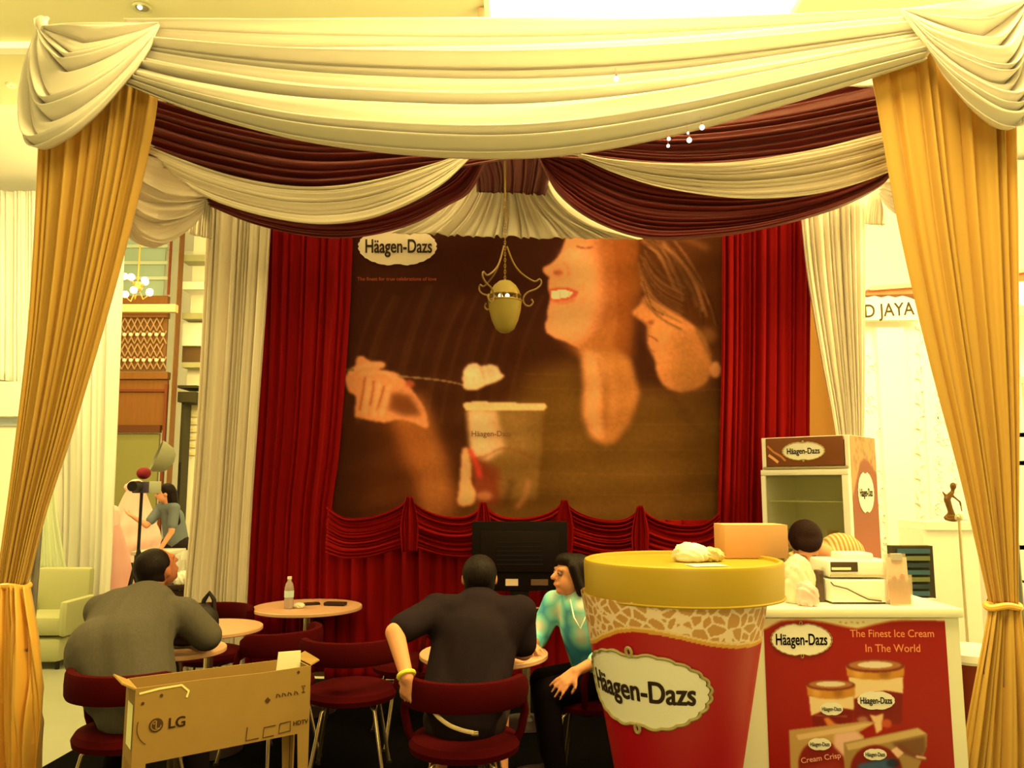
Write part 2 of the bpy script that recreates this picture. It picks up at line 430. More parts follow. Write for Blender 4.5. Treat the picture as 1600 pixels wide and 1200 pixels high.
mb = MB(); mb.tube([(0, 0, -.03), (0, 0, p.z - 6.04 + .04)], .01, 8); mb.build('stem', mat('trim_cream'), root)
mb = MB(); mb.ball((0, 0, p.z - 6.04), (.06, .06, .045), 16); mb.build('bulb', mat('bulb_on'), root)
# bright ceiling panel behind the front valance
root = empty('ceiling_light_panel', (0, 0, 0), 'glowing rectangular ceiling panel above the middle of the valance', 'light')
slab('diffuser', -.2, 2.6, 6.3, 7.3, 5.955, 5.965, mat('panel_glow', (255, 250, 215), .5, emit=(255, 250, 200), estr=2.2), parent=root)
slab('frame', -.26, 2.66, 6.24, 7.36, 5.967, 5.995, mat('trim_cream'), parent=root)
p = H(752, 26, 5.9); 
mb = MB(); mb.box((p.x, p.y, 5.93), (.06, .06, .1), bev=.01); mb.lathe([(.0, 0), (.035, 0), (.025, -.04), (0, -.05)], (p.x, p.y, 5.885), 16)
tag(mb.build('smoke_detector', mat('detector', (170, 120, 60), .6, k=.8)), 'small brown ceiling fitting above the middle of the cream valance', 'detector')

# ================================================================ the booth
m_cream = mat('cream_satin', (253, 220, 142), .5, k=.95, bump=.12, scale=250, sheen=.3, transl=.18)
m_cream_in = mat('cream_drape', (242, 204, 128), .6, k=.85, bump=.12, scale=250, sheen=.3, transl=.12)
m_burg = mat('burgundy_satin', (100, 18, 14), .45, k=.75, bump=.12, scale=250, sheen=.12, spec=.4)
m_burg_b = mat('burgundy_shiny', (98, 24, 18), .34, k=.8, bump=.12, scale=250, sheen=.12, spec=.55)
m_gold = mat('gold_organza', (208, 158, 52), .55, k=.9, bump=.1, scale=300, sheen=.2, transl=.3)
m_red = mat('red_curtain', (118, 3, 2), .85, k=.72, bump=.2, scale=300, spec=.12)
m_pole = mat('booth_pole', (120, 110, 70), .4, k=.6, metal=.6)
FL, FR, BL, BR = (-2.52, 4.32), (2.42, 3.92), (-2.20, 6.18), (2.50, 5.90)
for (x, y, z, lab) in ((FL[0], FL[1], 3.9, 'front left pole of the booth inside the gold curtain'), (FR[0], FR[1], 3.86, 'front right pole of the booth inside the gold curtain'), (BL[0], BL[1], 3.78, 'rear left pole of the booth inside the white curtain'), (BR[0], BR[1], 3.78, 'rear right pole of the booth inside the white curtain')):
    root = empty('booth_pole', (x, y, 0), lab, 'pole', 'steel poles of the booth')
    mb = MB(); mb.tube([(0, 0, .045), (0, 0, z)], .02, 12); mb.build('tube', m_pole, root)
    mb = MB(); mb.box((0, 0, .038), (.2, .2, .014), bev=.003); mb.build('foot_plate', m_pole, root)
def rail(a, b, z0, z1, lab):
    mb = MB(); mb.tube([(a[0], a[1], z0), (b[0], b[1], z1)], .02, 10)
    tag(mb.build('booth_rail', m_pole), lab, 'rail', 'top rails of the booth')
rail((FL[0] + .03, FL[1]), (FR[0] - .03, FR[1]), 3.86, 3.83, 'front top rail behind the cream valance')
rail((BL[0] + .03, BL[1]), (BR[0] - .03, BR[1]), 3.76, 3.76, 'rear top rail above the red curtains')
rail((FL[0], FL[1] + .03), (BL[0], BL[1] - .03), 3.86, 3.76, 'left top rail of the booth')
rail((FR[0], FR[1] + .03), (BR[0], BR[1] - .03), 3.83, 3.76, 'right top rail of the booth')
# unseen roof cloth added to shade the inside, tented to a middle peak
nx, ny = 70, 50
P = np.zeros((ny, nx, 3))
for j in range(ny):
    for i in range(nx):
        s, t = i / (nx - 1), j / (ny - 1)
        x = (FL[0] * (1 - s) + FR[0] * s) * (1 - t) + (BL[0] * (1 - s) + BR[0] * s) * t
        y = (FL[1] * (1 - s) + FR[1] * s) * (1 - t) + (BL[1] * (1 - s) + BR[1] * s) * t
        z = 3.9 * (1 - t) + 3.8 * t + .55 * (1 - max(abs(2 * s - 1), abs(2 * t - 1))) + .015 * math.sin(40 * s)
        P[j, i] = (x, y, z)
tag(grid('roof_cloth', P, mat('roof_cloth', (240, 222, 150), .8, k=.8, transl=.55), solid=.01), 'tented cream cloth roof stretched over the booth', 'canopy')
# backing wall
def yb(px): return 6.33 - .08 * ((px - 800) / F * 6.2 + 2.27)
mb = MB()
x0, x1 = -2.2, 2.62
mb.box(((x0 + x1) / 2, 6.33 - .08 * ((x0 + x1) / 2 + 2.27) + .06, 1.93), (x1 - x0, .04, 3.62), rz=-math.atan(.08))
tag(mb.build('booth_back_panel', mat('back_panel', (150, 100, 30), .8, k=.5), smooth=False), 'plain tan panel behind the curtains and the banner', 'panel')

# -------- front drapes
drape('gold_curtain', [(62, 55, 4.20), (58, 230, 4.2), (44, 500, 4.2), (20, 720, 4.2), (-6, 915, 4.2)], [(250, 60, 4.26), (238, 190, 4.26), (190, 400, 4.26), (120, 650, 4.26), (72, 800, 4.25), (43, 915, 4.22)], m_gold,
      'sheer gold curtain gathered in at the front left corner', 'curtain', 'gold curtains at the front corners', nt=130, ns=120, folds=8, amp=.07, seed=5, drift=.15, sharp=.75, gather=.45)
drape('gold_curtain', [(1345, 60, 3.86), (1362, 130, 3.86), (1402, 350, 3.86), (1450, 560, 3.86), (1502, 760, 3.84), (1545, 945, 3.82)], [(1582, 60, 3.8), (1586, 300, 3.8), (1590, 600, 3.8), (1590, 800, 3.8), (1589, 945, 3.8)], m_gold,
      'sheer gold curtain gathered in at the front right corner', 'curtain', 'gold curtains at the front corners', nt=130, ns=120, folds=8, amp=.07, seed=9, drift=.15, sharp=.75, gather=.45)
drape('curtain_tail', [(-8, 916, 4.2), (-14, 1000, 4.16), (-20, 1200, 4.16), (-20, 1215, 4.16)], [(43, 916, 4.2), (55, 1000, 4.14), (60, 1100, 4.12), (62, 1215, 4.12)], mat('gold_satin', (190, 135, 35), .38, k=.6, bump=.1, scale=250, spec=.6, sheen=.2),
      'shiny gold curtain tail hanging below the tie at the left edge', 'curtain', 'gold curtain tails below the ties', nt=60, ns=90, folds=6, amp=.10, seed=4, drift=.5, gather=.3)
drape('curtain_tail', [(1545, 948, 3.8), (1538, 990, 3.78), (1520, 1080, 3.76), (1496, 1210, 3.74), (1488, 1262, 3.74)], [(1589, 948, 3.8), (1596, 1020, 3.76), (1604, 1120, 3.74), (1612, 1262, 3.72)], m_gold,
      'gold curtain tail flaring below the tie at the right edge', 'curtain', 'gold curtain tails below the ties', nt=60, ns=90, folds=8, amp=.085, seed=14, drift=.3, gather=.35)
def tie(px, py, d, rx, lab):
    c = W(px, py, d); mb = MB()
    mb.tube([c + Vector((rx * math.cos(a), rx * .45 * math.sin(a), .006 * math.sin(3 * a))) for a in [2 * math.pi * i / 28 for i in range(28)]], .016, 8, True)
    tag(mb.build('curtain_tie', mat('gold_satin')), lab, 'curtain tie', 'cloth ties of the gold curtains')
tie(18, 916, 4.22, .088, 'gold cloth tie round the left front curtain')
tie(1567, 947, 3.80, .075, 'gold cloth tie round the right front curtain')

# front valance
drape('front_valance', [(200, 34, 4.15), (450, 40, 4.1), (760, 40, 4.02), (1100, 34, 3.9), (1440, 18, 3.78)],
      [(186, 128, 4.15), (300, 172, 4.06), (450, 213, 3.98), (600, 234, 3.9), (760, 242, 3.86), (900, 233, 3.82), (1060, 203, 3.8), (1220, 160, 3.78), (1350, 122, 3.76), (1448, 92, 3.76)], m_cream,
      'long cream satin valance swagged across the front of the booth', 'valance', nt=170, ns=170, folds=10, amp=.17, seed=21, drift=.22, sharp=1.3, gather=.3, solid=.005)
drape('corner_swag', [(62, 42, 4.12), (110, 38, 4.0), (170, 38, 4.02), (248, 36, 4.1)],
      [(58, 50, 4.12), (40, 110, 4.08), (34, 170, 4.04), (46, 228, 4.0), (95, 214, 3.97), (150, 172, 3.98), (200, 118, 4.02), (235, 70, 4.06), (247, 42, 4.1)], m_cream,
      'cream satin fan swag hanging at the top left corner', 'swag', 'cream corner swags', nt=120, ns=150, folds=9, amp=.15, seed=3, drift=.05, sharp=1.2, gather=.12)
drape('corner_swag', [(1408, 14, 3.72), (1470, 12, 3.66), (1540, 8, 3.66), (1604, 2, 3.72)],
      [(1410, 20, 3.72), (1440, 62, 3.70), (1474, 112, 3.66), (1520, 158, 3.62), (1575, 192, 3.6), (1612, 180, 3.62), (1620, 90, 3.68), (1606, 6, 3.72)], m_cream,
      'cream satin fan swag hanging at the top right corner', 'swag', 'cream corner swags', nt=120, ns=150, folds=8, amp=.15, seed=8, drift=.05, sharp=1.2, gather=.12)
drape('swag_tail', [(1577, 150, 3.66), (1576, 196, 3.66)], [(1604, 150, 3.66), (1606, 196, 3.66)], m_cream, 'short cream tail below the top right corner swag', 'swag', nt=20, ns=40, folds=3, amp=.03, seed=2, drift=0)
# knot
def knot(px, py, d, r, m, lab):
    c = W(px, py, d)
    blob_ = blob('knot', [('e', c, (r, r * .8, r * 1.2)), ('c', c, c + Vector((r * .9, 0, r * .8)), r * .7, r * .35), ('c', c, c + Vector((-r * .9, 0, r * .6)), r * .7, r * .3), ('c', c, c + Vector((.0, 0, -r * 1.5)), r * .7, r * .4)], m, voxel=r * .15, smooth=3)
    blob_.name = 'cloth_knot'; tag(blob_, lab, 'knot')
knot(64, 36, 4.1, .035, m_cream, 'cream cloth knot at the top left corner of the valance')
# -------- inner drapes
drape('upper_burgundy_swag', [(225, 95, 4.72), (500, 150, 4.95), (800, 170, 5.05), (1100, 150, 4.85), (1385, 90, 4.5)],
      [(222, 236, 4.72), (330, 270, 4.85), (480, 296, 4.95), (650, 276, 5.02), (800, 250, 5.05), (900, 250, 5.0), (1060, 268, 4.88), (1230, 258, 4.7), (1395, 228, 4.5)], m_burg_b,
      'wide burgundy satin swag directly behind the cream valance', 'swag', nt=150, ns=130, folds=7, amp=.13, seed=31, drift=.3, gather=.5)
drape('inner_cream_swag', [(218, 224, 4.48), (300, 256, 4.55), (400, 284, 4.6), (500, 292, 4.65), (590, 280, 4.72), (670, 258, 4.8), (735, 238, 4.9)],
      [(300, 296, 4.52), (345, 318, 4.55), (420, 340, 4.58), (500, 350, 4.62), (580, 340, 4.7), (650, 312, 4.76), (700, 280, 4.84), (742, 238, 4.9)], m_cream_in,
      'inner cream swag left of the pendant lamp', 'swag', 'inner cream swags', nt=120, ns=90, folds=5, amp=.09, seed=41, drift=.2, gather=.35)
drape('inner_cream_swag', [(885, 236, 4.7), (960, 250, 4.62), (1060, 256, 4.5), (1160, 252, 4.4), (1280, 232, 4.3), (1400, 204, 4.22)],
      [(895, 240, 4.7), (960, 270, 4.62), (1040, 294, 4.5), (1150, 309, 4.4), (1250, 306, 4.3), (1330, 290, 4.24), (1402, 264, 4.2)], m_cream_in,
      'inner cream swag right of the pendant lamp', 'swag', 'inner cream swags', nt=120, ns=90, folds=5, amp=.08, seed=43, drift=.2, gather=.35)
drape('lower_burgundy_swag', [(322, 300, 5.75), (430, 320, 5.6), (560, 320, 5.45), (660, 290, 5.35), (745, 236, 5.3)],
      [(328, 322, 5.75), (400, 352, 5.6), (480, 371, 5.5), (560, 374, 5.4), (640, 356, 5.32), (700, 325, 5.28), (738, 300, 5.26), (768, 240, 5.25)], m_burg,
      'lower burgundy swag hanging over the upper left of the banner', 'swag', 'lower burgundy swags', nt=120, ns=90, folds=6, amp=.10, seed=51, drift=.3, gather=.4)
drape('lower_burgundy_swag', [(838, 236, 5.2), (900, 236, 5.2), (1000, 275, 5.15), (1150, 294, 5.05), (1280, 284, 4.95), (1398, 250, 4.85)],
      [(845, 254, 5.2), (874, 306, 5.2), (930, 348, 5.2), (1010, 374, 5.15), (1110, 372, 5.05), (1210, 355, 5.0), (1310, 325, 4.9), (1375, 292, 4.86), (1399, 262, 4.85)], m_burg,
      'lower burgundy swag hanging over the upper right of the banner', 'swag', 'lower burgundy swags', nt=130, ns=100, folds=7, amp=.11, seed=53, drift=.3, gather=.4)
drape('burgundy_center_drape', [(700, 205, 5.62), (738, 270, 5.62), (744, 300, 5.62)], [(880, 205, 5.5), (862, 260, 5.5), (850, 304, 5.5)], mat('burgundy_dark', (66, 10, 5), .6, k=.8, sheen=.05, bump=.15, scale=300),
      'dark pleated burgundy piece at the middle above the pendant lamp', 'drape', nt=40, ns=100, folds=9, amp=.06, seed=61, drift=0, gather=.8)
drape('cream_pleated_fan', [(715, 225, 5.8), (705, 290, 5.8), (665, 338, 5.8), (612, 364, 5.8)], [(796, 250, 5.76), (796, 310, 5.76), (794, 345, 5.76), (792, 371, 5.76)], m_cream_in,
      'cream pleated fan drape left of the lamp chain', 'drape', 'cream fan drapes over the banner', nt=60, ns=120, folds=7, amp=.09, seed=71, drift=.1, gather=.3)
drape('cream_pleated_fan', [(795, 250, 5.76), (796, 310, 5.76), (796, 345, 5.76), (793, 371, 5.76)], [(846, 250, 5.55), (872, 308, 5.55), (925, 348, 5.55), (1004, 374, 5.5)], m_cream_in,
      'cream pleated fan drape right of the lamp chain', 'drape', 'cream fan drapes over the banner', nt=60, ns=120, folds=7, amp=.09, seed=73, drift=.1, gather=.3)
# left and right side valances going back
drape('side_swag', [(205, 215, 4.5), (240, 232, 4.8), (285, 262, 5.3), (325, 300, 5.9)],
      [(188, 350, 4.5), (205, 375, 4.7), (240, 387, 5.0), (275, 372, 5.4), (305, 345, 5.7), (322, 318, 5.9)], m_cream_in,
      'cream side swag between the gold curtain and the rear left corner', 'swag', 'cream side swags', nt=90, ns=110, folds=6, amp=.10, seed=81, drift=.15, gather=.4)
drape('swag_tail', [(312, 300, 5.85), (300, 335, 5.85), (296, 366, 5.85)], [(332, 305, 5.82), (333, 340, 5.82), (332, 374, 5.82)], m_cream_in, 'short cream ruffle at the rear left corner', 'swag', nt=30, ns=60, folds=3, amp=.06, seed=82, drift=0)
drape('side_swag', [(1378, 262, 5.4), (1392, 250, 5.0), (1410, 235, 4.6)], [(1376, 312, 5.4), (1392, 330, 5.0), (1412, 345, 4.6)], m_cream_in,
      'cream side swag tucked behind the right gold curtain', 'swag', 'cream side swags', nt=50, ns=60, folds=4, amp=.06, seed=83, drift=.1)
drape('swag_tail', [(1368, 270, 5.6), (1354, 325, 5.6), (1352, 350, 5.6)], [(1382, 300, 5.48), (1386, 330, 5.48), (1384, 352, 5.48)], m_cream_in, 'short cream ruffle at the rear right corner', 'swag', nt=30, ns=50, folds=3, amp=.05, seed=84, drift=0)

# -------- rear curtains
def fl(px, d): return 760 + F * CAMZ / d
drape('red_side_curtain', [(410, 325, 6.16), (404, 600, 6.16), (392, 800, 6.16), (378, 1050, 6.16)], [(552, 325, 6.05), (545, 500, 6.05), (530, 700, 6.05), (516, 820, 6.05), (512, 1050, 6.05)], m_red,
      'tall red pleated curtain left of the banner', 'curtain', 'tall red curtains beside the banner', nt=60, ns=140, folds=8, amp=.055, sharp=.9, seed=91, drift=.06, gather=.8, solid=.006)
drape('red_side_curtain', [(1127, 325, 5.78), (1126, 560, 5.78), (1120, 800, 5.78), (1118, 1055, 5.78)], [(1268, 325, 5.78), (1266, 600, 5.78), (1266, 800, 5.78), (1268, 1055, 5.78)], m_red,
      'tall red pleated curtain right of the banner', 'curtain', 'tall red curtains beside the banner', nt=60, ns=140, folds=8, amp=.055, sharp=.9, seed=93, drift=.05, gather=.8, solid=.006)
drape('white_curtain', [(328, 316, 6.02), (316, 560, 6.02), (302, 780, 6.02), (288, 938, 6.02), (284, 1065, 6.02)], [(424, 316, 6.0), (415, 480, 6.0), (404, 640, 6.0), (392, 820, 6.0), (380, 1065, 6.0)], m_cream_in,
      'cream curtain hanging at the rear left corner', 'curtain', 'cream curtains at the rear corners', nt=80, ns=120, folds=6, amp=.085, sharp=.8, seed=95, drift=.1, gather=.7)
drape('white_curtain', [(1250, 316, 5.64), (1262, 430, 5.64), (1284, 560, 5.64), (1306, 680, 5.64), (1316, 800, 5.64), (1312, 1075, 5.64)], [(1353, 316, 5.62), (1352, 560, 5.62), (1350, 680, 5.62), (1346, 800, 5.62), (1345, 1075, 5.62)], m_cream_in,
      'cream curtain narrowing downward at the rear right corner', 'curtain', 'cream curtains at the rear corners', nt=80, ns=110, folds=6, amp=.085, sharp=.8, seed=97, drift=.1, gather=.55)

# -------- banner
KB = .52
pc = Pic(512, 340, 1134, 850, 1.6, (50, 19, 6))
pc.poly([(512, 640), (800, 560), (1134, 560), (1134, 850), (512, 850)], (62, 27, 6), .8, 60)
for q in range(16):
    x = 560 + q * 17 + 6 * math.sin(q * 2.1); pc.line([(x + 34, 455 + 9 * math.sin(q)), (x + 8, 520), (x - 14, 600), (x - 24, 660)], 3.5, (92, 52, 14), .32 + .16 * math.sin(q * 1.7), 2.2)
# jumper of the figure, grading brighter to the right
pc.poly([(700, 840), (745, 760), (790, 640), (830, 585), (905, 560), (915, 640), (945, 700), (1000, 600), (1134, 640), (1134, 850)], (92, 56, 12), .9, 14)
pc.poly([(850, 640), (912, 600), (940, 700), (1000, 690), (1050, 760), (900, 800), (850, 740)], (104, 66, 16), .5, 18)
# dark hair mass between the two faces
pc.poly([(938, 350), (1010, 350), (1010, 420), (990, 500), (975, 560), (900, 548), (900, 520), (935, 470)], (118, 58, 14), 1, 8, True)
# woman's face in profile looking up
pc.poly([(880, 340), (884, 372), (876, 396), (862, 412), (849, 418), (849, 426), (858, 433), (856, 444), (857, 452), (861, 461), (858, 474), (855, 486), (856, 496), (851, 508), (854, 520), (866, 528), (886, 535), (906, 546), (925, 550), (950, 545), (965, 510), (964, 440), (958, 380), (962, 340)], (203, 122, 60), 1, 1.6)
pc.poly([(935, 340), (980, 340), (985, 560), (910, 556), (930, 520), (944, 470), (938, 420), (930, 380)], (132, 64, 18), .85, 9)
pc.poly([(866, 527), (900, 541), (930, 520), (960, 500), (960, 552), (912, 556), (885, 540)], (160, 88, 30), .8, 6)
pc.ell(902, 428, 26, 36, (218, 132, 66), .7, 12); pc.ell(886, 500, 22, 22, (216, 134, 66), .6, 9); pc.ell(896, 398, 20, 10, (214, 140, 78), .6, 5)
pc.line([(902, 385), (914, 388), (925, 386)], 3.0, (120, 55, 25), .85, 1.2)
pc.line([(898, 368), (915, 371), (932, 368)], 2.6, (165, 90, 45), .5, 1.5)
pc.ell(872, 426, 8, 4, (142, 62, 28), .75, 2); pc.line([(880, 410), (889, 420), (888, 430)], 3, (178, 88, 42), .7, 2)
pc.poly([(857, 452), (872, 449), (890, 450), (905, 456), (900, 464), (885, 470), (866, 472), (860, 466)], (178, 72, 38), .95, 1.2)
pc.poly([(861, 455), (880, 452), (896, 457), (889, 464), (866, 468), (861, 465)], (228, 186, 108), .95, .8)
for x in (868, 875, 882, 889): pc.line([(x, 454), (x, 466)], .9, (190, 130, 70), .6, .6)
pc.line([(860, 470), (880, 474), (898, 468)], 3, (170, 80, 40), .7, 1.6)
pc.line([(908, 446), (914, 460), (908, 476)], 3, (178, 95, 42), .5, 3)
# neck and v of the jumper
pc.poly([(908, 545), (912, 600), (911, 650), (922, 682), (945, 696), (962, 690), (985, 660), (1000, 615), (985, 560), (960, 545)], (160, 92, 32), 1, 4)
pc.poly([(909, 545), (914, 600), (912, 645), (922, 676), (935, 688), (945, 680), (938, 640), (945, 590), (940, 552)], (200, 124, 58), .95, 5)
pc.line([(952, 565), (958, 610), (956, 660)], 9, (178, 106, 44), .7, 4); pc.line([(935, 560), (944, 610), (946, 670)], 6, (146, 80, 26), .6, 3)
# man's face and hair
pc.poly([(998, 350), (1134, 350), (1134, 570), (1108, 560), (1080, 520), (1040, 500), (1022, 480), (1008, 455), (996, 420)], (74, 34, 8), 1, 3)
pc.poly([(1006, 462), (1000, 474), (989, 486), (990, 492), (1010, 508), (1012, 520), (1013, 540), (1018, 552), (1024, 565), (1026, 582), (1034, 598), (1046, 608), (1064, 612), (1090, 606), (1108, 590), (1112, 560), (1096, 520), (1072, 500), (1040, 480)], (186, 108, 44), 1, 2.2, True)
pc.ell(1034, 525, 18, 26, (200, 118, 52), .7, 9); pc.poly([(1060, 520), (1112, 560), (1108, 605), (1062, 614), (1048, 590)], (150, 88, 30), .75, 10)
pc.ell(1017, 504, 5, 4, (120, 50, 20), .8, 2); pc.line([(1002, 470), (1016, 480), (1030, 492)], 5, (110, 58, 22), .7, 3); pc.line([(1012, 524), (1020, 527), (1028, 534)], 2.2, (120, 50, 22), .8, 1.2); pc.line([(1013, 536), (1022, 538)], 3.5, (200, 112, 56), .7, 1.5); pc.line([(1004, 500), (1014, 510), (1014, 520)], 3, (140, 74, 28), .6, 2); pc.line([(1014, 546), (1024, 550)], 2, (120, 60, 25), .6, 1.4)
rh = np.random.RandomState(8)
for q in range(46):
    s = rh.uniform(0, 1); x0 = 1002 + s * 60; y0_ = 366 + rh.uniform(0, 30); L_ = rh.uniform(.6, 1.1)
    pts = [(x0, y0_), (x0 + 26 * L_, y0_ + 14 + 20 * s), (x0 + 50 * L_, y0_ + 46 + 30 * s), (x0 + 62 * L_, y0_ + 92 * L_ + 20 * s)]
    pc.line([(min(x, 1128), y) for x, y in pts], rh.uniform(1.5, 4), [(160, 98, 40), (120, 70, 26), (46, 20, 6)][q % 3], rh.uniform(.25, .6), 1.4)
for q in range(22):
    x0 = 1000 + rh.uniform(0, 12); y0_ = 392 + q * 3.4
    pc.line([(x0, y0_), (x0 + 12, y0_ + 22), (x0 + 32, y0_ + 42), (x0 + 62, y0_ + 58)], rh.uniform(1.5, 3.2), [(156, 96, 40), (56, 26, 8), (130, 80, 30)][q % 3], rh.uniform(.3, .65), 1.3)
pc.line([(1006, 372), (1030, 366), (1070, 372), (1104, 388)], 7, (160, 96, 36), .5, 4)
pc.line([(998, 412), (1004, 440), (1018, 470), (1040, 490)], 5, (150, 92, 34), .6, 2.4); pc.line([(1005, 440), (1018, 478), (1036, 492)], 1.8, (60, 28, 8), .7, 1)
pc.ell(1060, 440, 34, 30, (56, 26, 6), .55, 14)
pc.ell(1118, 578, 9, 13, (196, 120, 54), .95, 2); pc.line([(1088, 512), (1102, 540), (1112, 562)], 4, (60, 30, 8), .7, 3); pc.ell(1106, 524, 14, 12, (140, 84, 30), .7, 5)
pc.line([(1050, 612), (1072, 650), (1098, 676)], 4, (58, 26, 8), .6, 4)
pc.poly([(1050, 612), (1090, 610), (1134, 600), (1134, 850), (1100, 800), (1070, 700)], (78, 46, 10), .6, 14)
# raised hand with the spoon
pc.poly([(556, 590), (600, 612), (650, 640), (690, 690), (716, 760), (722, 850), (560, 850), (570, 760), (600, 700)], (84, 36, 6), .55, 16)
pc.poly([(612, 640), (660, 612), (676, 660), (700, 720), (716, 800), (660, 820), (650, 740), (628, 690)], (160, 88, 30), .75, 9)
pc.poly([(610, 646), (640, 650), (668, 654), (672, 690), (648, 760), (620, 700)], (140, 70, 20), .5, 10)
pc.poly([(537, 590), (546, 578), (556, 570), (557, 560), (566, 556), (578, 564), (600, 566), (601, 574), (592, 578), (618, 582), (634, 596), (652, 620), (664, 640), (668, 668), (645, 660), (622, 655), (600, 660), (566, 654), (554, 648), (556, 620), (545, 612)], (192, 112, 52), 1, 1.8, True)
pc.poly([(612, 612), (640, 618), (660, 650), (634, 650), (608, 640)], (96, 44, 12), .85, 4)
for a, b in (((570, 590), (562, 640)), ((584, 596), (578, 634)), ((600, 604), (588, 640))): pc.line([a, ((a[0] + b[0]) / 2 + 1, (a[1] + b[1]) / 2), b], 3.4, (130, 64, 24), .75, 1.4)
for a, b in (((577, 592), (570, 646)), ((592, 600), (584, 650)), ((608, 604), (596, 650))): pc.line([a, b], 6, (216, 136, 68), .65, 2)
pc.line([(548, 582), (566, 572), (596, 570)], 6, (214, 138, 72), .6, 2); pc.line([(565, 584), (600, 582), (616, 590)], 5, (210, 132, 66), .7, 2)
pc.ell(640, 600, 8, 6, (170, 72, 34), .8, 2)
pc.line([(535, 577), (552, 578)], 4, (110, 74, 30), .8, 1.2); pc.line([(622, 588), (660, 591), (700, 596), (726, 602)], 2.6, (136, 96, 44), .85, 1)
# ice cream on the spoon
pc.poly([(724, 606), (723, 590), (726, 576), (735, 569), (744, 568), (752, 572), (764, 570), (776, 572), (782, 582), (788, 588), (776, 596), (760, 602), (744, 609), (730, 609)], (216, 158, 92), 1, 1.6, True)
pc.line([(750, 572), (754, 584), (757, 592)], 3, (176, 112, 56), .7, 1.8); pc.ell(766, 580, 7, 5, (196, 124, 74), .6, 3); pc.ell(738, 582, 10, 10, (226, 172, 104), .6, 4)
# cup, its lower right fading into shade as printed
pc.poly([(730, 640), (850, 640), (846, 700), (838, 780), (748, 780), (735, 712)], (116, 76, 24), .95, 3)
pc.poly([(730, 640), (776, 640), (790, 700), (760, 722), (736, 712)], (210, 152, 86), .95, 4)
pc.poly([(768, 640), (830, 640), (828, 700), (800, 712), (775, 700)], (150, 104, 42), .5, 10)
pc.poly([(724, 630), (740, 627), (852, 631), (855, 636), (850, 641), (728, 641), (724, 636)], (214, 160, 84), .95, 1.2)
pc.line([(740, 718), (760, 712), (790, 700), (836, 716)], 3, (120, 60, 20), .7, 2)
pc.poly([(738, 716), (756, 720), (780, 735), (780, 790), (740, 790)], (110, 34, 12), .8, 6)
pc.line([(734, 704), (744, 724), (750, 744)], 8, (196, 48, 28), .85, 2.5)
# fingers round the cup
pc.poly([(722, 702), (730, 700), (737, 730), (736, 752), (744, 772), (738, 788), (716, 788), (718, 756)], (206, 134, 66), 1, 2, True)
pc.ell(757, 775, 14, 7, (176, 104, 48), .8, 3); pc.line([(826, 752), (820, 776), (808, 792)], 7, (170, 98, 44), .7, 3); pc.line([(800, 750), (790, 790)], 9, (60, 28, 8), .6, 5)
for y in (584, 606, 660, 700, 738, 770): pc.line([(820, y), (960, y + 3), (1128, y + 2)], 1.5, (128, 84, 30), .22, 1.2)
pc.noise(.018, 1.6, 5)
zt, zb = 3.62, 0.95
def banner_pt(px, py, off=0.0):
    X0 = (px - 800) / F * 6.1
    d = 6.22 - .08 * (X0 + 2.27)
    wv = .010 * math.sin(px * .05) * math.sin(py * .012) + .004 * math.sin(py * .11 + px * .01)
    return W(px, py, d + wv - off)
P = np.zeros((pc.ny, pc.nx, 3))
for j in range(pc.ny):
    for i in range(pc.nx): P[j, i] = banner_pt(pc.X[j, i], pc.Y[j, i])
broot = empty('advertising_banner', W(830, 850, 6.15), 'large printed banner of a laughing woman, a man and an ice cream cup', 'banner')
grid('printed_cloth', P, mat('banner_print', None, .8, attr=True, bump=.02, scale=20, spec=.08), broot, pc.albedo(KB))
bm_map = lambda u, v, off: banner_pt(u, -v, off + .004)
plaque(broot, bm_map, 62, 31, u=621, v=-385, k=.62, thick=3.5, white=(205, 172, 108), tw=.84, yscale=1.5, rim=False, tbold=.02, tu=2)
mb = MB(); mb.lathe([(0, 0), (1, 0)], n=3); mb.bm.free()
lettering('The finest for true celebrations of love', bm_map, 124, mat('banner_small_print', (120, 48, 14), .6, k=.44), broot, 620, -436, .002, .01, name='small_print')
lettering('Häagen-Dazs', bm_map, 62, mat('banner_cup_print', (110, 66, 28), .6, k=.44), broot, 768, -678, .002, .015, name='cup_lettering')

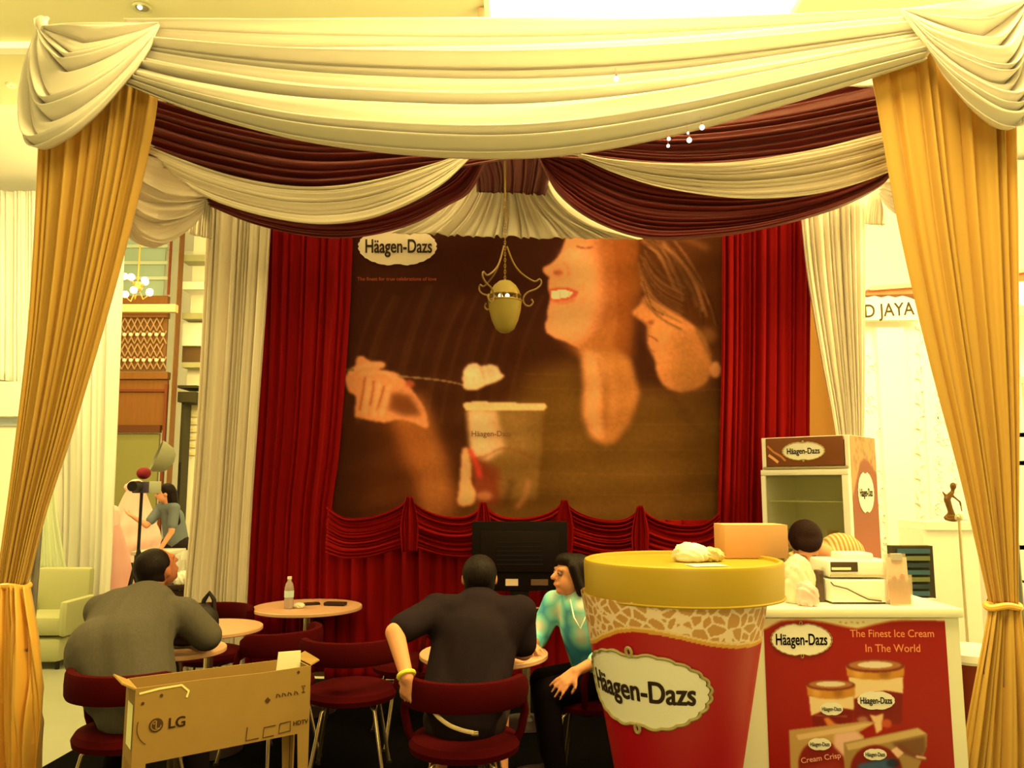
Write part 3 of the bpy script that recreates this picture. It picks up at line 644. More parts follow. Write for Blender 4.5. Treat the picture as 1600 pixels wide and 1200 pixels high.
# -------- red skirt and its scallops
drape('red_skirt', [(506, 836, 6.02), (800, 838, 5.94), (1132, 838, 5.82)], [(506, 1064, 6.0), (800, 1072, 5.92), (1132, 1078, 5.8)], m_red, 'red pleated skirt under the banner', 'skirt', nt=8, ns=8, folds=1, amp=0, solid=.005) if False else None
A = [(512, 815, 6.06), (508, 1060, 6.06)]; B = [(1128, 812, 5.84), (1130, 1068, 5.84)]
drape('red_skirt', A, B, m_red, 'red pleated skirt hanging under the banner', 'skirt', nt=20, ns=300, folds=22, amp=.05, seed=101, drift=.03, gather=1, solid=.005)
pk = [(512, 790), (640, 778), (755, 787), (882, 783), (1000, 792), (1124, 800)]
for i in range(5):
    (xa, ya), (xb, yb_) = pk[i], pk[i + 1]; d = 5.93 - .08 * (((xa + xb) / 2 - 800) / F * 6 + 2.27) + .05; xm = (xa + xb) / 2; ym = (ya + yb_) / 2
    lab = ['first', 'second', 'third', 'fourth', 'fifth'][i] + ' red scalloped swag from the left along the bottom of the banner'
    drape('skirt_swag', [(xa, ya, d + .02), (xa + (xb - xa) * .2, ya + 18, d), (xm, ym + 24, d - .01), (xb - (xb - xa) * .2, yb_ + 18, d), (xb, yb_, d + .02)],
          [(xa - 3, ya + 74, d + .02), (xa + (xb - xa) * .2, ya + 82, d - .02), (xm, ym + 86, d - .03), (xb - (xb - xa) * .2, yb_ + 82, d - .02), (xb + 3, yb_ + 74, d + .02)], m_red,
          lab, 'swag', 'red scalloped swags under the banner', nt=60, ns=70, folds=3, amp=.06, sharp=.8, seed=110 + i, drift=.2, gather=.8)
for i, (xa, ya) in enumerate(pk[1:5]):
    d = 5.85 - .08 * ((xa - 800) / F * 6 + 2.27) + .05
    drape('skirt_tail', [(xa - 5, ya - 2, d), (xa - 14, ya + 40, d), (xa - 12, ya + 84, d)], [(xa + 5, ya - 2, d), (xa + 14, ya + 40, d), (xa + 12, ya + 84, d)], m_red,
          ['red gathered tail between the first and second scallops', 'red gathered tail between the second and third scallops', 'red gathered tail between the third and fourth scallops', 'red gathered tail between the fourth and fifth scallops'][i], 'swag', 'red tails between the scallops', nt=24, ns=40, folds=3, amp=.04, seed=130 + i, drift=0)
# ================================================================ pendant lamp
lp = W(789, 478, 5.25)
root = empty('pendant_lamp', (lp.x, lp.y, lp.z), 'acorn-shaped glass pendant lamp on a chain in front of the banner', 'lamp')
m_glass = mat('lamp_glass', (150, 122, 38), .4, k=.72, spec=.4, transl=.15)
m_brass = mat('lamp_brass', (120, 90, 25), .3, k=.5, metal=.5, spec=.6)
k = 5.25 / F
mb = MB(); mb.lathe([(.001, -44 * k), (8 * k, -43 * k), (15 * k, -37 * k), (21 * k, -24 * k), (25 * k, -8 * k), (26.5 * k, 6 * k), (25.5 * k, 6.5 * k), (24 * k, -8 * k), (20 * k, -23 * k), (10 * k, -38 * k), (.001, -41 * k)], n=36); mb.build('glass_bowl', m_glass, root)
mb = MB(); mb.lathe([(25 * k, 17 * k), (23 * k, 24 * k), (18 * k, 33 * k), (10 * k, 40 * k), (3 * k, 42 * k), (3 * k, 41 * k), (16 * k, 32 * k), (24 * k, 17 * k)], n=36); mb.build('glass_cap', m_glass, root)
mb = MB(); mb.tube([(26 * k * math.cos(a), 26 * k * math.sin(a), 7.5 * k) for a in [2 * math.pi * i / 36 for i in range(36)]], 1.6 * k, 8, True)
mb.tube([(25 * k * math.cos(a), 25 * k * math.sin(a), 17 * k) for a in [2 * math.pi * i / 36 for i in range(36)]], 1.4 * k, 8, True)
mb.tube([(0, 0, -30 * k), (0, 0, 43 * k)], 1.6 * k, 8)
for i in range(6):
    a = i * math.pi / 3 + .3; mb.tube([(25.5 * k * math.cos(a), 25.5 * k * math.sin(a), 7 * k), (24.8 * k * math.cos(a), 24.8 * k * math.sin(a), 17 * k)], 1.6 * k, 6)
mb.build('brass_band', m_brass, root)
for i, (x, on) in enumerate([(-16, 0), (-7, 1), (4, 1), (15, 0)]):
    mb = MB(); y = -math.sqrt(20 ** 2 - x * x); mb.tube([(0, 0, 12 * k), (x * k, y * k, 12 * k)], 1.2 * k, 6); mb.ball((x * k, y * k, 12 * k), 3.4 * k, 12)
    mb.build('bulb', mat('lamp_bulb_on', (255, 240, 190), .2, emit=(255, 240, 190), estr=3.0) if on else mat('lamp_bulb_off', (110, 75, 25), .2, k=.5), root)  # two bulbs glow to stand for the lamp's bright glints
mb = MB()
zt = W(789, 300, 5.25).z - lp.z
n = 30
for i in range(n):
    z = 44 * k + (zt - 44 * k) * (i + .5) / n; h = (zt - 44 * k) / n * .68; a = (i % 2) * math.pi / 2
    mb.tube([(.006 * math.cos(q) * math.cos(a), .006 * math.cos(q) * math.sin(a), z + h * math.sin(q)) for q in [2 * math.pi * j / 10 for j in range(10)]], .0022, 5, True)
mb.build('chain', m_brass, root)
mb = MB(); mb.tube([(0, 0, zt - .02), (0, 0, 4.22 - lp.z)], .006, 8); mb.lathe([(0, 0), (.05, 0), (.04, -.03), (0, -.04)], (0, 0, 4.22 - lp.z), 20); mb.build('hanging_rod', m_brass, root)
for a, nm in ((0.0, 1), (2.4, 1), (-2.2, 1)):
    pts = [(3, 98), (12, 74), (22, 58), (36, 46), (48, 40), (56, 44), (58, 36), (50, 28), (36, 22), (29, 12), (32, 2), (40, 0), (45, 6), (42, 11)]
    c3 = crv([(x, z, 0) for x, z in pts], 60)
    mb = MB(); mb.tube([(x * k * math.cos(a), x * k * math.sin(a), z * k) for x, z, _ in c3], 1.5 * k, 6)
    mb.build('scroll_arm', mat('lamp_arm', (105, 78, 26), .4, k=.5, metal=.3), root)
# glowing balls added to imitate bright glints by the burgundy swag
for i, (px, py, r) in enumerate([(1097, 199, .0125), (1077, 219, .0125), (1075, 208, .006), (1045, 217, .009), (1044, 228, .008), (963, 123, .013)]):
    p = W(px, py, 3.71); root = empty('spark_bulb', p, ['large clear bulb glinting above the right inner swag, topmost', 'large clear bulb glinting low against the right burgundy swag', 'tiny bulb glinting just above the large low one', 'small bulb glinting left in the burgundy swag, upper of a pair', 'small bulb glinting left in the burgundy swag, lower of a pair', 'lone bulb glinting on the cream valance right of its middle'][i], 'bulb', 'small glinting bulbs by the valance')
    mb = MB(); mb.ball((0, 0, 0), r, 12); mb.build('glass_bulb', mat('spark_on', (255, 252, 225), .2, emit=(255, 250, 215), estr=3), root)
    mb = MB(); mb.lathe([(0, 0), (r * .5, 0), (r * .4, r * .8), (0, r * .9)], (0, 0, r * .8), 12); mb.tube([(0, 0, r * 1.6), (0, .03, .07)], .0012, 5); mb.build('socket', mat('spark_socket', (90, 40, 25), .5, k=.5), root)

# ================================================================ tables and chairs
m_top = mat('table_top', (186, 134, 70), .4, k=.72, var=.06, scale=8, spec=.4)
m_edge = mat('table_edge', (120, 85, 40), .5, k=.5)
m_black = mat('black_metal', (18, 10, 6), .45, k=.7, spec=.3)
m_chrome = mat('chrome', (170, 140, 75), .22, k=.7, metal=.85)
def table(p, r, h, label, parent=None):
    root = empty('cafe_table', (p[0], p[1], .03), label, 'table', 'round cafe tables in the booth'); h -= .03
    mb = MB(); mb.lathe([(0, h), (r - .004, h), (r, h - .004), (r, h - .02), (r - .004, h - .024), (0, h - .024)], n=56); mb.build('table_top', m_top, root)
    mb = MB(); mb.lathe([(0, h - .025), (r * .55, h - .025), (r * .5, h - .045), (.05, h - .06), (0, h - .06)], n=32); mb.build('under_frame', m_black, root)
    mb = MB(); mb.lathe([(.0, h - .06), (.027, h - .06), (.027, .03), (0, .03)], n=20); mb.build('column', m_chrome, root)
    mb = MB(); mb.lathe([(0, 0), (.21, 0), (.215, .008), (.19, .018), (.06, .03), (.04, .05), (0, .05)], n=40); mb.build('foot', m_black, root)
    return root
T1 = H(481, 947, .73); T2 = H(338, 976, .73); T3 = H(306, 1004, .73); T4 = H(756, 1019, .73)
T2 = Vector((-1.78, 4.86, .73)); T3 = Vector((-1.71, 4.24, .73))
T5 = H(822, 957, .73)
table(T1, .37, .73, 'round table with a water bottle on it before the red curtain')
table(T2, .30, .73, 'farther small round table behind the bending person in grey')
table(T3, .235, .73, 'nearer small round table with the black bag on it')
table(T4, .32, .73, 'round table between the people in the dark polo shirt and the turquoise blouse')
table(T5, .25, .73, 'small round table under the black television')
m_seat = mat('chair_velvet', (60, 4, 3), .9, k=.8, bump=.3, scale=250, spec=.05, var=.15)
def chair_proto():
    """tub chair facing +Y"""
    root = empty('tub_chair', (0, 0, 0))
    def band(r, z0, z1, th, a0, a1, nm, mt, n=30, ry=1.0):
        mb = MB(); rings = []
        for i in range(n + 1):
            a = a0 + (a1 - a0) * i / n; e = min(1, min(i, n - i) / 3 + .55)
            cx, cy = math.cos(a), math.sin(a) * ry
            zc, hz = (z0 + z1) / 2, (z1 - z0) / 2 * e; ring = []
            for j in range(12):
                q = 2 * math.pi * j / 12; sx = math.copysign(abs(math.cos(q)) ** .6, math.cos(q)); sz = math.copysign(abs(math.sin(q)) ** .5, math.sin(q))
                rr = r + th * .5 * sx; ring.append(mb.bm.verts.new((cx * rr, cy * rr, zc + hz * sz)))
            rings.append(ring)
        for a, b in zip(rings, rings[1:]):
            for j in range(12): mb.bm.faces.new((a[j], a[(j + 1) % 12], b[(j + 1) % 12], b[j]))
        mb.bm.faces.new(rings[0][::-1]); mb.bm.faces.new(rings[-1]); return mb.build(nm, mt, root)
    band(.255, .605, .73, .05, math.radians(-172), math.radians(-8), 'backrest', m_seat)
    mb = MB(); mb.lathe([(0, .47), (.18, .47), (.225, .455), (.24, .43), (.235, .405), (.2, .395), (0, .395)], n=40); mb.build('seat', m_seat, root)
    for s in (-1, 1):
        mb = MB(); mb.tube([(s * .25, -.02, .645), (s * .262, -.0, .56), (s * .245, .0, .48), (s * .21, 0, .405), (s * .15, 0, .385)], [.016, .018, .018, .016, .012], 10); mb.build('arm_support', m_seat, root)
    for a in (45, 135, 225, 315):
        c, s = math.cos(math.radians(a)), math.sin(math.radians(a))
        mb = MB(); mb.tube([(.15 * c, .15 * s, .395), (.19 * c, .19 * s, .36), (.275 * c, .275 * s, .008)], .0105, 10); l = mb.build('leg', m_chrome, root)
        mb = MB(); mb.lathe([(0, 0), (.016, 0), (.014, .014), (0, .014)], (.277 * c, .277 * s, 0), 12); mb.build('glide', m_black, l)
    mb = MB(); mb.lathe([(0, .394), (.16, .394), (.16, .38), (0, .38)], n=24); mb.build('seat_plate', m_black, root)
    return root
def kids(o): return [c for c in bpy.data.objects if c.parent == o]
def copy_tree(o, parent=None):
    c = o.copy(); col.objects.link(c)
    if parent: c.parent = parent
    for ch in kids(o): copy_tree(ch, c)
    return c
chair0 = chair_proto(); cfirst = True
def chair(x, y, face, label, z=.03):
    global cfirst
    c = chair0 if cfirst else copy_tree(chair0); cfirst = False
    c.location = (x, y, z); c.rotation_euler = (0, 0, math.radians(face) - math.pi / 2)
    return tag(c, label, 'chair', 'dark red tub chairs')
C1 = (-.205, 3.62); C2 = (-1.70, 3.74)
chair(C1[0], C1[1], 90, 'dark red tub chair under the person in the dark polo shirt')
chair(C2[0], C2[1], 72, 'dark red tub chair under the bending person in grey')
chair(-.86, 4.46, 95, 'empty dark red tub chair left of the person in the dark polo shirt')
chair(-1.36, 4.70, 150, 'dark red tub chair just right of the nearer small table')
chair(-1.99, 5.42, -90, 'dark red tub chair behind the farther small table, by the cream curtain')
chair(.42, 4.33, 165, 'dark red tub chair under the person in the turquoise blouse')
chair(-.62, 5.12, 200, 'dark red tub chair beside the table with the bottle')

# bottle and clutter on the first table
b = H(451, 951, .73)
root = empty('water_bottle', (b.x, b.y, .7305), 'clear plastic water bottle on the round table by the red curtain', 'bottle')
mb = MB(); mb.lathe([(0, 0), (.028, 0), (.031, .006), (.031, .06), (.029, .07), (.031, .08), (.031, .135), (.024, .165), (.013, .183), (.013, .195), (0, .195)], n=24); mb.build('plastic_body', mat('bottle_plastic', (150, 125, 80), .12, k=.55, spec=.7, alpha=.75), root)
mb = MB(); mb.lathe([(.0316, .075), (.0318, .12)], n=24); mb.build('paper_band', mat('bottle_band', (150, 160, 150), .5, k=.5), root)
mb = MB(); mb.lathe([(0, .195), (.015, .195), (.015, .212), (0, .213)], n=16); mb.build('cap', mat('bottle_cap', (210, 190, 120), .4, k=.5), root)
def item(px, py, label, nm, cat, build, grp=None, z=.7305):
    p = H(px, py, z); root = empty(nm, (p.x, p.y, z + .0005), label, cat, grp); build(root); return root
def phone(root, cl=(25, 14, 8), s=1, rz=.4):
    mb = MB(); mb.box((0, 0, .008 * s), (.11 * s, .055 * s, .014 * s), rz=rz, bev=.004); mb.build('case', mat('phone_black', cl, .3, k=.5), root)
    mb = MB(); mb.box((0, 0, .0158 * s), (.07 * s, .04 * s, .001), rz=rz); mb.build('screen', mat('phone_screen', (60, 40, 20), .15, k=.5), root)
item(487, 945, 'small dark phone in the middle of the table by the red curtain', 'mobile_phone', 'phone', phone)
def wallet(root):
    mb = MB(); mb.box((0, 0, .012), (.15, .07, .022), rz=-.15, bev=.006); mb.build('leather_body', mat('leather_dark', (34, 16, 8), .5, k=.5), root)
    mb = MB(); mb.box((.02, -.036, .012), (.03, .004, .012), rz=-.15); mb.build('clasp', m_brass, root)
item(524, 946, 'flat dark wallet near the right edge of the table by the red curtain', 'wallet', 'wallet', wallet)
def crumple(r, m, seed, sz):
    rr = np.random.RandomState(seed); b = bmesh.new(); bmesh.ops.create_icosphere(b, subdivisions=4, radius=1)
    ph = rr.uniform(0, 6.3, 12); fq = rr.uniform(2, 7, (12, 3))
    for v in b.verts:
        n = sum(abs(math.sin(fq[i] @ np.array(v.co) + ph[i])) * (.10 if i < 6 else .06) for i in range(12)) - .5
        v.co = v.co * (1 + n); v.co = Vector((v.co.x * sz[0], v.co.y * sz[1], max(0, v.co.z + .75) * sz[2] / 1.6))
    me = bpy.data.meshes.new('crumpled_body'); b.to_mesh(me); b.free(); return link('crumpled_body', me, m, r)
item(467, 950, 'crumpled pale tissue beside the water bottle', 'tissue', 'tissue', lambda r: crumple(r, mat('tissue', (215, 175, 105), .8, k=.5), 4, (.035, .03, .03)))
def flat_sheet(root, a, b, rz, m):
    mb = MB(); mb.box((0, 0, .001), (a, b, .0016), rz=rz); mb.build('sheet', m, root, smooth=False)
item(812, 1018, 'white paper slip on the table beside the dark polo shirt', 'paper_slip', 'paper', lambda r: flat_sheet(r, .10, .15, .1, mat('paper_white', (235, 205, 140), .8, k=.5)))
item(824, 1001, 'small silver phone by the hand of the person in turquoise', 'mobile_phone', 'phone', lambda r: phone(r, (150, 130, 80), .7, 1.0))
# black bag on table 3
bp = Vector((-1.70, 4.27, .731))
root = empty('shoulder_bag', bp, 'black slouching bag with an upright strap on the nearer small table', 'bag')
blob('bag_body', [('e', bp + V3(0, 0, .09), (.15, .10, .09)), ('e', bp + V3(.10, .0, .12), (.08, .07, .10)), ('e', bp + V3(-.09, 0, .07), (.09, .09, .07))], mat('bag_black', (26, 18, 8), .6, k=.5, bump=.3, scale=80), root, voxel=.012, smooth=3)
mb = MB(); mb.tube([bp + V3(.08, 0, .17), bp + V3(.10, 0, .235), bp + V3(.125, 0, .27), bp + V3(.15, 0, .235), bp + V3(.155, 0, .16)], .012, 8); mb.build('strap', mat('bag_black'), root, world=True)

# ================================================================ television
tx, ty = T5.x - .03, 5.33
root = empty('television', (W(812, 900, ty).x, ty, .7305), 'black flat television standing on a small round table before the skirt', 'television')
kk = ty / F
mb = MB(); mb.box((0, 0, .37), (146 * kk, .07, 104 * kk), bev=.008); mb.build('housing', mat('tv_black', (16, 7, 4), .6, k=.8, spec=.12), root)
mb = MB(); mb.box((0, -.04, .40), (120 * kk, .02, 62 * kk), bev=.008); mb.build('back_cover', mat('tv_black2', (20, 9, 5), .6, k=.8, spec=.12), root)
mb = MB(); mb.box((-12 * kk, -.0375, .205), (19 * kk, .004, 10 * kk)); mb.build('white_sticker', mat('sticker', (170, 140, 85), .6, k=.5), root, smooth=False)
mb = MB(); mb.box((30 * kk, -.0375, .205), (26 * kk, .004, 9 * kk)); mb.build('connector_panel', mat('tv_panel', (75, 50, 22), .5, k=.5), root, smooth=False)
for i in range(6):
    mb = MB(); mb.box((0, -.051, .32 + i * .028), (.3, .003, .006)); mb.build('vent_slot', mat('tv_black3', (10, 5, 3), .7, k=.5), root, smooth=False)
mb = MB(); mb.box((0, 0, .085), (.12, .05, .14), bev=.005); mb.box((0, 0, .011), (.34, .20, .02), bev=.006); mb.build('stand', mat('tv_black'), root)

# ================================================================ carton on its cut-out legs
m_card = mat('cardboard', (152, 112, 38), .85, k=.88, var=.07, scale=14, bump=.15)
m_card_d = mat('cardboard_print', (66, 40, 10), .8, k=.7)
A = H(212, 1076, .79); B = H(486, 1040, .79); D = H(172, 1067, .79)
A, B, D = [Vector((p.x, p.y, 0)) for p in (A, B, D)]
ux = (B - A).normalized(); nrm = Vector((ux.y, -ux.x, 0)); Lw = (B - A).length; dep = .19
root = empty('television_carton', (A.x, A.y, .03), 'brown cardboard television carton with cut-away lower part at the front left', 'carton')
def cpt(u, w_, z): return A + ux * u - nrm * w_ + Vector((0, 0, z))
def panel(nm, pts, m, th=.006):
    mb = MB(); n = (Vector(pts[1]) - Vector(pts[0])).cross(Vector(pts[2]) - Vector(pts[0])).normalized() * th
    a = [mb.bm.verts.new(Vector(p)) for p in pts]; b = [mb.bm.verts.new(Vector(p) - n) for p in pts]
    mb.bm.faces.new(a); mb.bm.faces.new(b[::-1])
    for i in range(len(a)): mb.bm.faces.new((a[i], b[i], b[(i + 1) % len(a)], a[(i + 1) % len(a)]))
    return mb.build(nm, m, root, smooth=False, world=True)
zl, zh = .50, .79
zr = 1.55 - (1140 - 760) / F * B.y - .005
panel('front_panel', [cpt(0, 0, .03), cpt(.035, 0, .03), cpt(.05, 0, zl + .01), cpt(Lw - .05, 0, zl + .02), cpt(Lw - .028, 0, .03), cpt(Lw, 0, .03), cpt(Lw, 0, zh), cpt(Lw * .7, 0, zh - .004), cpt(Lw * .35, 0, zh + .001), cpt(0, 0, zh)], m_card)
panel('side_panel', [cpt(0, dep, .03), cpt(0, dep - .03, .03), cpt(0, dep - .04, zl + .01), cpt(0, .04, zl), cpt(0, .03, .03), cpt(0, .003, .03), cpt(0, .003, zh), cpt(0, dep, zh)], m_card)
panel('side_panel', [cpt(Lw - .006, .007, .03), cpt(Lw - .006, .04, .03), cpt(Lw - .006, .05, zl), cpt(Lw - .006, dep - .04, zl), cpt(Lw - .006, dep - .03, .03), cpt(Lw - .006, dep, .03), cpt(Lw - .006, dep, zh), cpt(Lw - .006, .007, zh)], m_card)
panel('back_panel', [cpt(0.007, dep, .03), cpt(.04, dep, .03), cpt(.05, dep, zl), cpt(Lw - .05, dep, zl + .02), cpt(Lw - .03, dep, .03), cpt(Lw - .014, dep, .03), cpt(Lw - .014, dep, zh), cpt(.007, dep, zh)], m_card)
panel('top_flap', [cpt(-.0, -.002, zh), cpt(.0, dep, zh), cpt(-.05, dep * .95, zh + .028), cpt(-.045, .01, zh + .024)], m_card)
panel('top_flap', [cpt(Lw, 0, zh), cpt(Lw, dep, zh), cpt(Lw + .045, dep, zh + .02), cpt(Lw + .05, .03, zh + .01)], m_card)
panel('pale_insert', [cpt(Lw - .12, dep * .5, zh - .05), cpt(Lw - .01, dep * .5, zh - .05), cpt(Lw - .012, dep * .5, zh + .048), cpt(Lw - .11, dep * .5, zh + .052)], mat('foam_insert', (215, 180, 95), .7, k=.5))
cm = plane_map(A + Vector((0, 0, 0)), ux, (0, 0, 1), nrm)
tp = lambda px, py: H(px, py, .65)
# front print: placed by fraction of the face
def fr(fx, fz): return fx * Lw, zl + (zh - zl) * fz
u_, v_ = fr(.20, .46)
lettering('LG', cm, .062, m_card_d, root, *fr(.225, .49), .002, .03, name='carton_lettering')
def disc(mapf, u, v, r, off, nm, m, hole=0.0, parent=root, n=24, rx=1):
    V = []; Fc = []
    rr = [max(hole * r, .0005), r]
    for q in rr:
        for i in range(n): V.append(tuple(mapf(u + rx * q * math.cos(2 * math.pi * i / n), v + q * math.sin(2 * math.pi * i / n), off)))
    for i in range(n): Fc.append((i, (i + 1) % n, n + (i + 1) % n, n + i))
    me = bpy.data.meshes.new(nm); me.from_pydata(V, [], Fc); me.update(); return rel(parent, link(nm, me, m, None, False))
disc(cm, *fr(.115, .50), .026, .0018, 'round_emblem', m_card_d)
eu, ev = fr(.115, .50)
def strip(pts, wd, mapf, off, nm, m, parent):
    V = []; Fc = []
    for i, (x, y) in enumerate(pts):
        a = pts[max(i - 1, 0)]; b = pts[min(i + 1, len(pts) - 1)]; dx, dy = b[0] - a[0], b[1] - a[1]; L = math.hypot(dx, dy) or 1
        nx_, ny_ = -dy / L * wd / 2, dx / L * wd / 2
        V += [tuple(mapf(x + nx_, y + ny_, off)), tuple(mapf(x - nx_, y - ny_, off))]
    for i in range(len(pts) - 1): Fc.append((2 * i, 2 * i + 1, 2 * i + 3, 2 * i + 2))
    me = bpy.data.meshes.new(nm); me.from_pydata(V, [], Fc); me.update(); return rel(parent, link(nm, me, m, None, False))
strip([(eu, ev + .017), (eu, ev - .012), (eu + .012, ev - .012)], .004, cm, .003, 'emblem_stroke', m_card, root)
strip([(eu + .018 * math.cos(a), ev + .018 * math.sin(a)) for a in np.linspace(1.7, 6.2, 20)], .003, cm, .003, 'emblem_stroke', m_card, root)
disc(cm, eu - .008, ev + .007, .003, .003, 'emblem_stroke', m_card)
strip([(eu - .065 + .085 * math.cos(a), ev + .01 + .1 * math.sin(a)) for a in np.linspace(math.pi * 1.12, math.pi * 1.62, 16)], .004, cm, .002, 'arc_print', m_card_d, root) if False else None
strip([(eu + .062 * math.cos(a) - .005, ev + .072 * math.sin(a)) for a in np.linspace(math.pi * .9, math.pi * 1.35, 18)], .003, cm, .002, 'arc_print', m_card_d, root)
lettering('EZ slim', cm, .05, m_card_d, root, *fr(.10, .15), .002, .01, rot=-.12, name='carton_lettering') if False else None
# wide angular L C D strokes
def seg(pts): strip([fr(*p) for p in pts], .0045, cm, .002, 'carton_lettering', m_card_d, root)
seg([(.62, .28), (.615, .10), (.69, .105)]); seg([(.79, .24), (.72, .235), (.715, .10), (.78, .105)]); seg([(.815, .25), (.88, .26), (.88, .13), (.81, .12), (.815, .25)])
lettering('HDTV', cm, .065, m_card_d, root, *fr(.945, .22), .002, .035, name='carton_lettering')
def diamond(fx, fz, s):
    u, v = fr(fx, fz); me = bpy.data.meshes.new('diamond_mark'); me.from_pydata([tuple(cm(u + s, v, .002)), tuple(cm(u, v + s, .002)), tuple(cm(u - s, v, .002)), tuple(cm(u, v - s, .002))], [], [(0, 1, 2, 3)]); rel(root, link('diamond_mark', me, m_card_d, None, False))
diamond(.735, .60, .013)
for i, fx in enumerate((.80, .835, .87, .91)):
    u, v = fr(fx, .64); strip([(u - .008, v - .006), (u - .006, v + .008), (u + .003, v + .003), (u + .008, v - .006)], .005, cm, .002, 'handling_symbol', m_card_d, root)
u, v = fr(.955, .68); strip([(u - .008, v - .012), (u + .008, v - .012), (u, v - .012), (u, v + .004), (u + .008, v + .014), (u - .008, v + .014), (u, v + .004)], .004, cm, .002, 'handling_symbol', m_card_d, root)
diamond(.92, .93, .008)
for fx, fz in ((.04, .80), (.135, .87)): disc(cm, *fr(fx, fz), .006, .002, 'punch_hole', m_card_d)
# clear tape
mt_tape = mat('clear_tape', (205, 165, 75), .2, k=.5, spec=.6)
strip([fr(.02, .93), fr(.12, .96), fr(.24, .97), fr(.28, .88), fr(.27, .80)], .008, cm, .002, 'tape', mt_tape, root)
sm = plane_map(A + Vector((0, 0, 0)), -nrm, (0, 0, 1), -ux)
for q in range(1):
    mb = MB(); c = A - nrm * dep * .35 - ux * .003 + Vector((0, 0, .645)); mb.box(tuple(c), (.002, dep * .5, .16), rz=math.atan2(ux.y, ux.x)); mb.build('white_sticker', mat('carton_sticker', (205, 170, 85), .6, k=.5), root, smooth=False, world=True)

# ================================================================ the giant ice cream tub counter
TC = Vector((.617, 3.15, 0)); LX = .655; TZ0, TZ1, TZ2 = .03, 1.115, 1.275
root = empty('giant_tub_counter', (TC.x, TC.y, .03), 'round counter shaped like a giant red ice cream tub with a gold lid', 'counter')
a0 = math.atan2(-TC.y, -TC.x)
def trad(z): return .147 + .183 * (z - .03)
def tub_pt(a, z, off=0.0):
    r = trad(z) + off; return Vector((TC.x + r * math.cos(a), TC.y + r * math.sin(a), z))
nu, nv = 620, 300
AA, ZZ = np.meshgrid(np.linspace(0, 2 * math.pi, nu), np.linspace(.03, 1.15, nv))
ang = (AA - a0 + math.pi) % (2 * math.pi) - math.pi     # 0 faces the camera, + goes right
C = np.zeros(AA.shape + (3,)); red = np.array((160, 8, 14.)); C[:] = red
# wave where the cream band ends: height along the angle
sx = np.sin(ang) * 122
edge = 1.0 - (.0075 / 3) * 0
edge = np.interp(sx, [-122, -108, -96, -71, -50, -20, 10, 44, 79, 104, 122], [.955, .975, 1.0, 1.035, 1.047, 1.044, 1.03, 1.008, .992, .987, .985])
band = ZZ > edge; band_in = ZZ > edge + .018
C[band] = (205, 140, 40)
r_ = np.random.RandomState(5); pts = np.stack([r_.uniform(-math.pi, math.pi, 330), r_.uniform(.93, 1.15, 330)], 1)
d1 = np.full(AA.shape, 9.); d2 = np.full(AA.shape, 9.)
for p in pts:
    da = np.abs(ang - p[0]); da = np.minimum(da, 2 * math.pi - da) * .34; d = np.hypot(da * .8, ZZ - p[1]); n1 = np.minimum(d1, d); d2 = np.minimum(d2, np.maximum(d1, d)); d1 = n1
crack = (d2 - d1) < .0065
C[band_in & ~crack] = (190, 132, 50); C[band_in & crack] = (232, 192, 118)
C[(ZZ > edge + .012) & (ZZ < edge + .020)] = (225, 180, 90)
class T_: pass
def to_alb(C, k):
    v = np.clip(C, 0, 255) / 255; l = np.where(v <= .04045, v / 12.92, ((v + .055) / 1.055) ** 2.4); return np.clip(l / (np.array(TINT) * k), 0, .93)
rr = .147 + .183 * (ZZ - .03)
P = np.stack([TC.x + rr * np.cos(AA), TC.y + rr * np.sin(AA), ZZ], -1)
grid('tub_wall', P, mat('tub_print', None, .4, attr=True, spec=.4), root, to_alb(C, .85))
m_lid = mat('lid_gold', (160, 124, 20), .42, k=.8, spec=.4)
mb = MB(); mb.lathe([(0, 1.137), (.345, 1.137), (.366, 1.138), (.373, 1.145), (.377, 1.262), (.373, 1.272), (.363, 1.276), (.355, 1.272), (.351, 1.262), (0, 1.262)], (LX, TC.y, 0), 96); mb.build('lid', m_lid, root, world=True)
mb = MB(); mb.tube([(LX + .374 * math.cos(a), TC.y + .374 * math.sin(a), 1.142) for a in np.linspace(0, 2 * math.pi, 96, endpoint=False)], .005, 6, True); mb.build('lid_lip', m_lid, root, world=True)
tmap = lambda u, v, off: tub_pt(a0 + math.radians(-4) + u, v, off + .002)
# plaque in angle space (u in radians, v metres)
def tub_map(u, v, off): return tub_pt(a0 + u / .30, .842 + v, off + .003)
plaque(root, tub_map, .268, .130, u=-.30 * math.radians(28.5), k=.75, white=(235, 215, 140), tw=.82, yscale=1.25, detail=104, tbold=.035, thick=1.6, tu=.0)

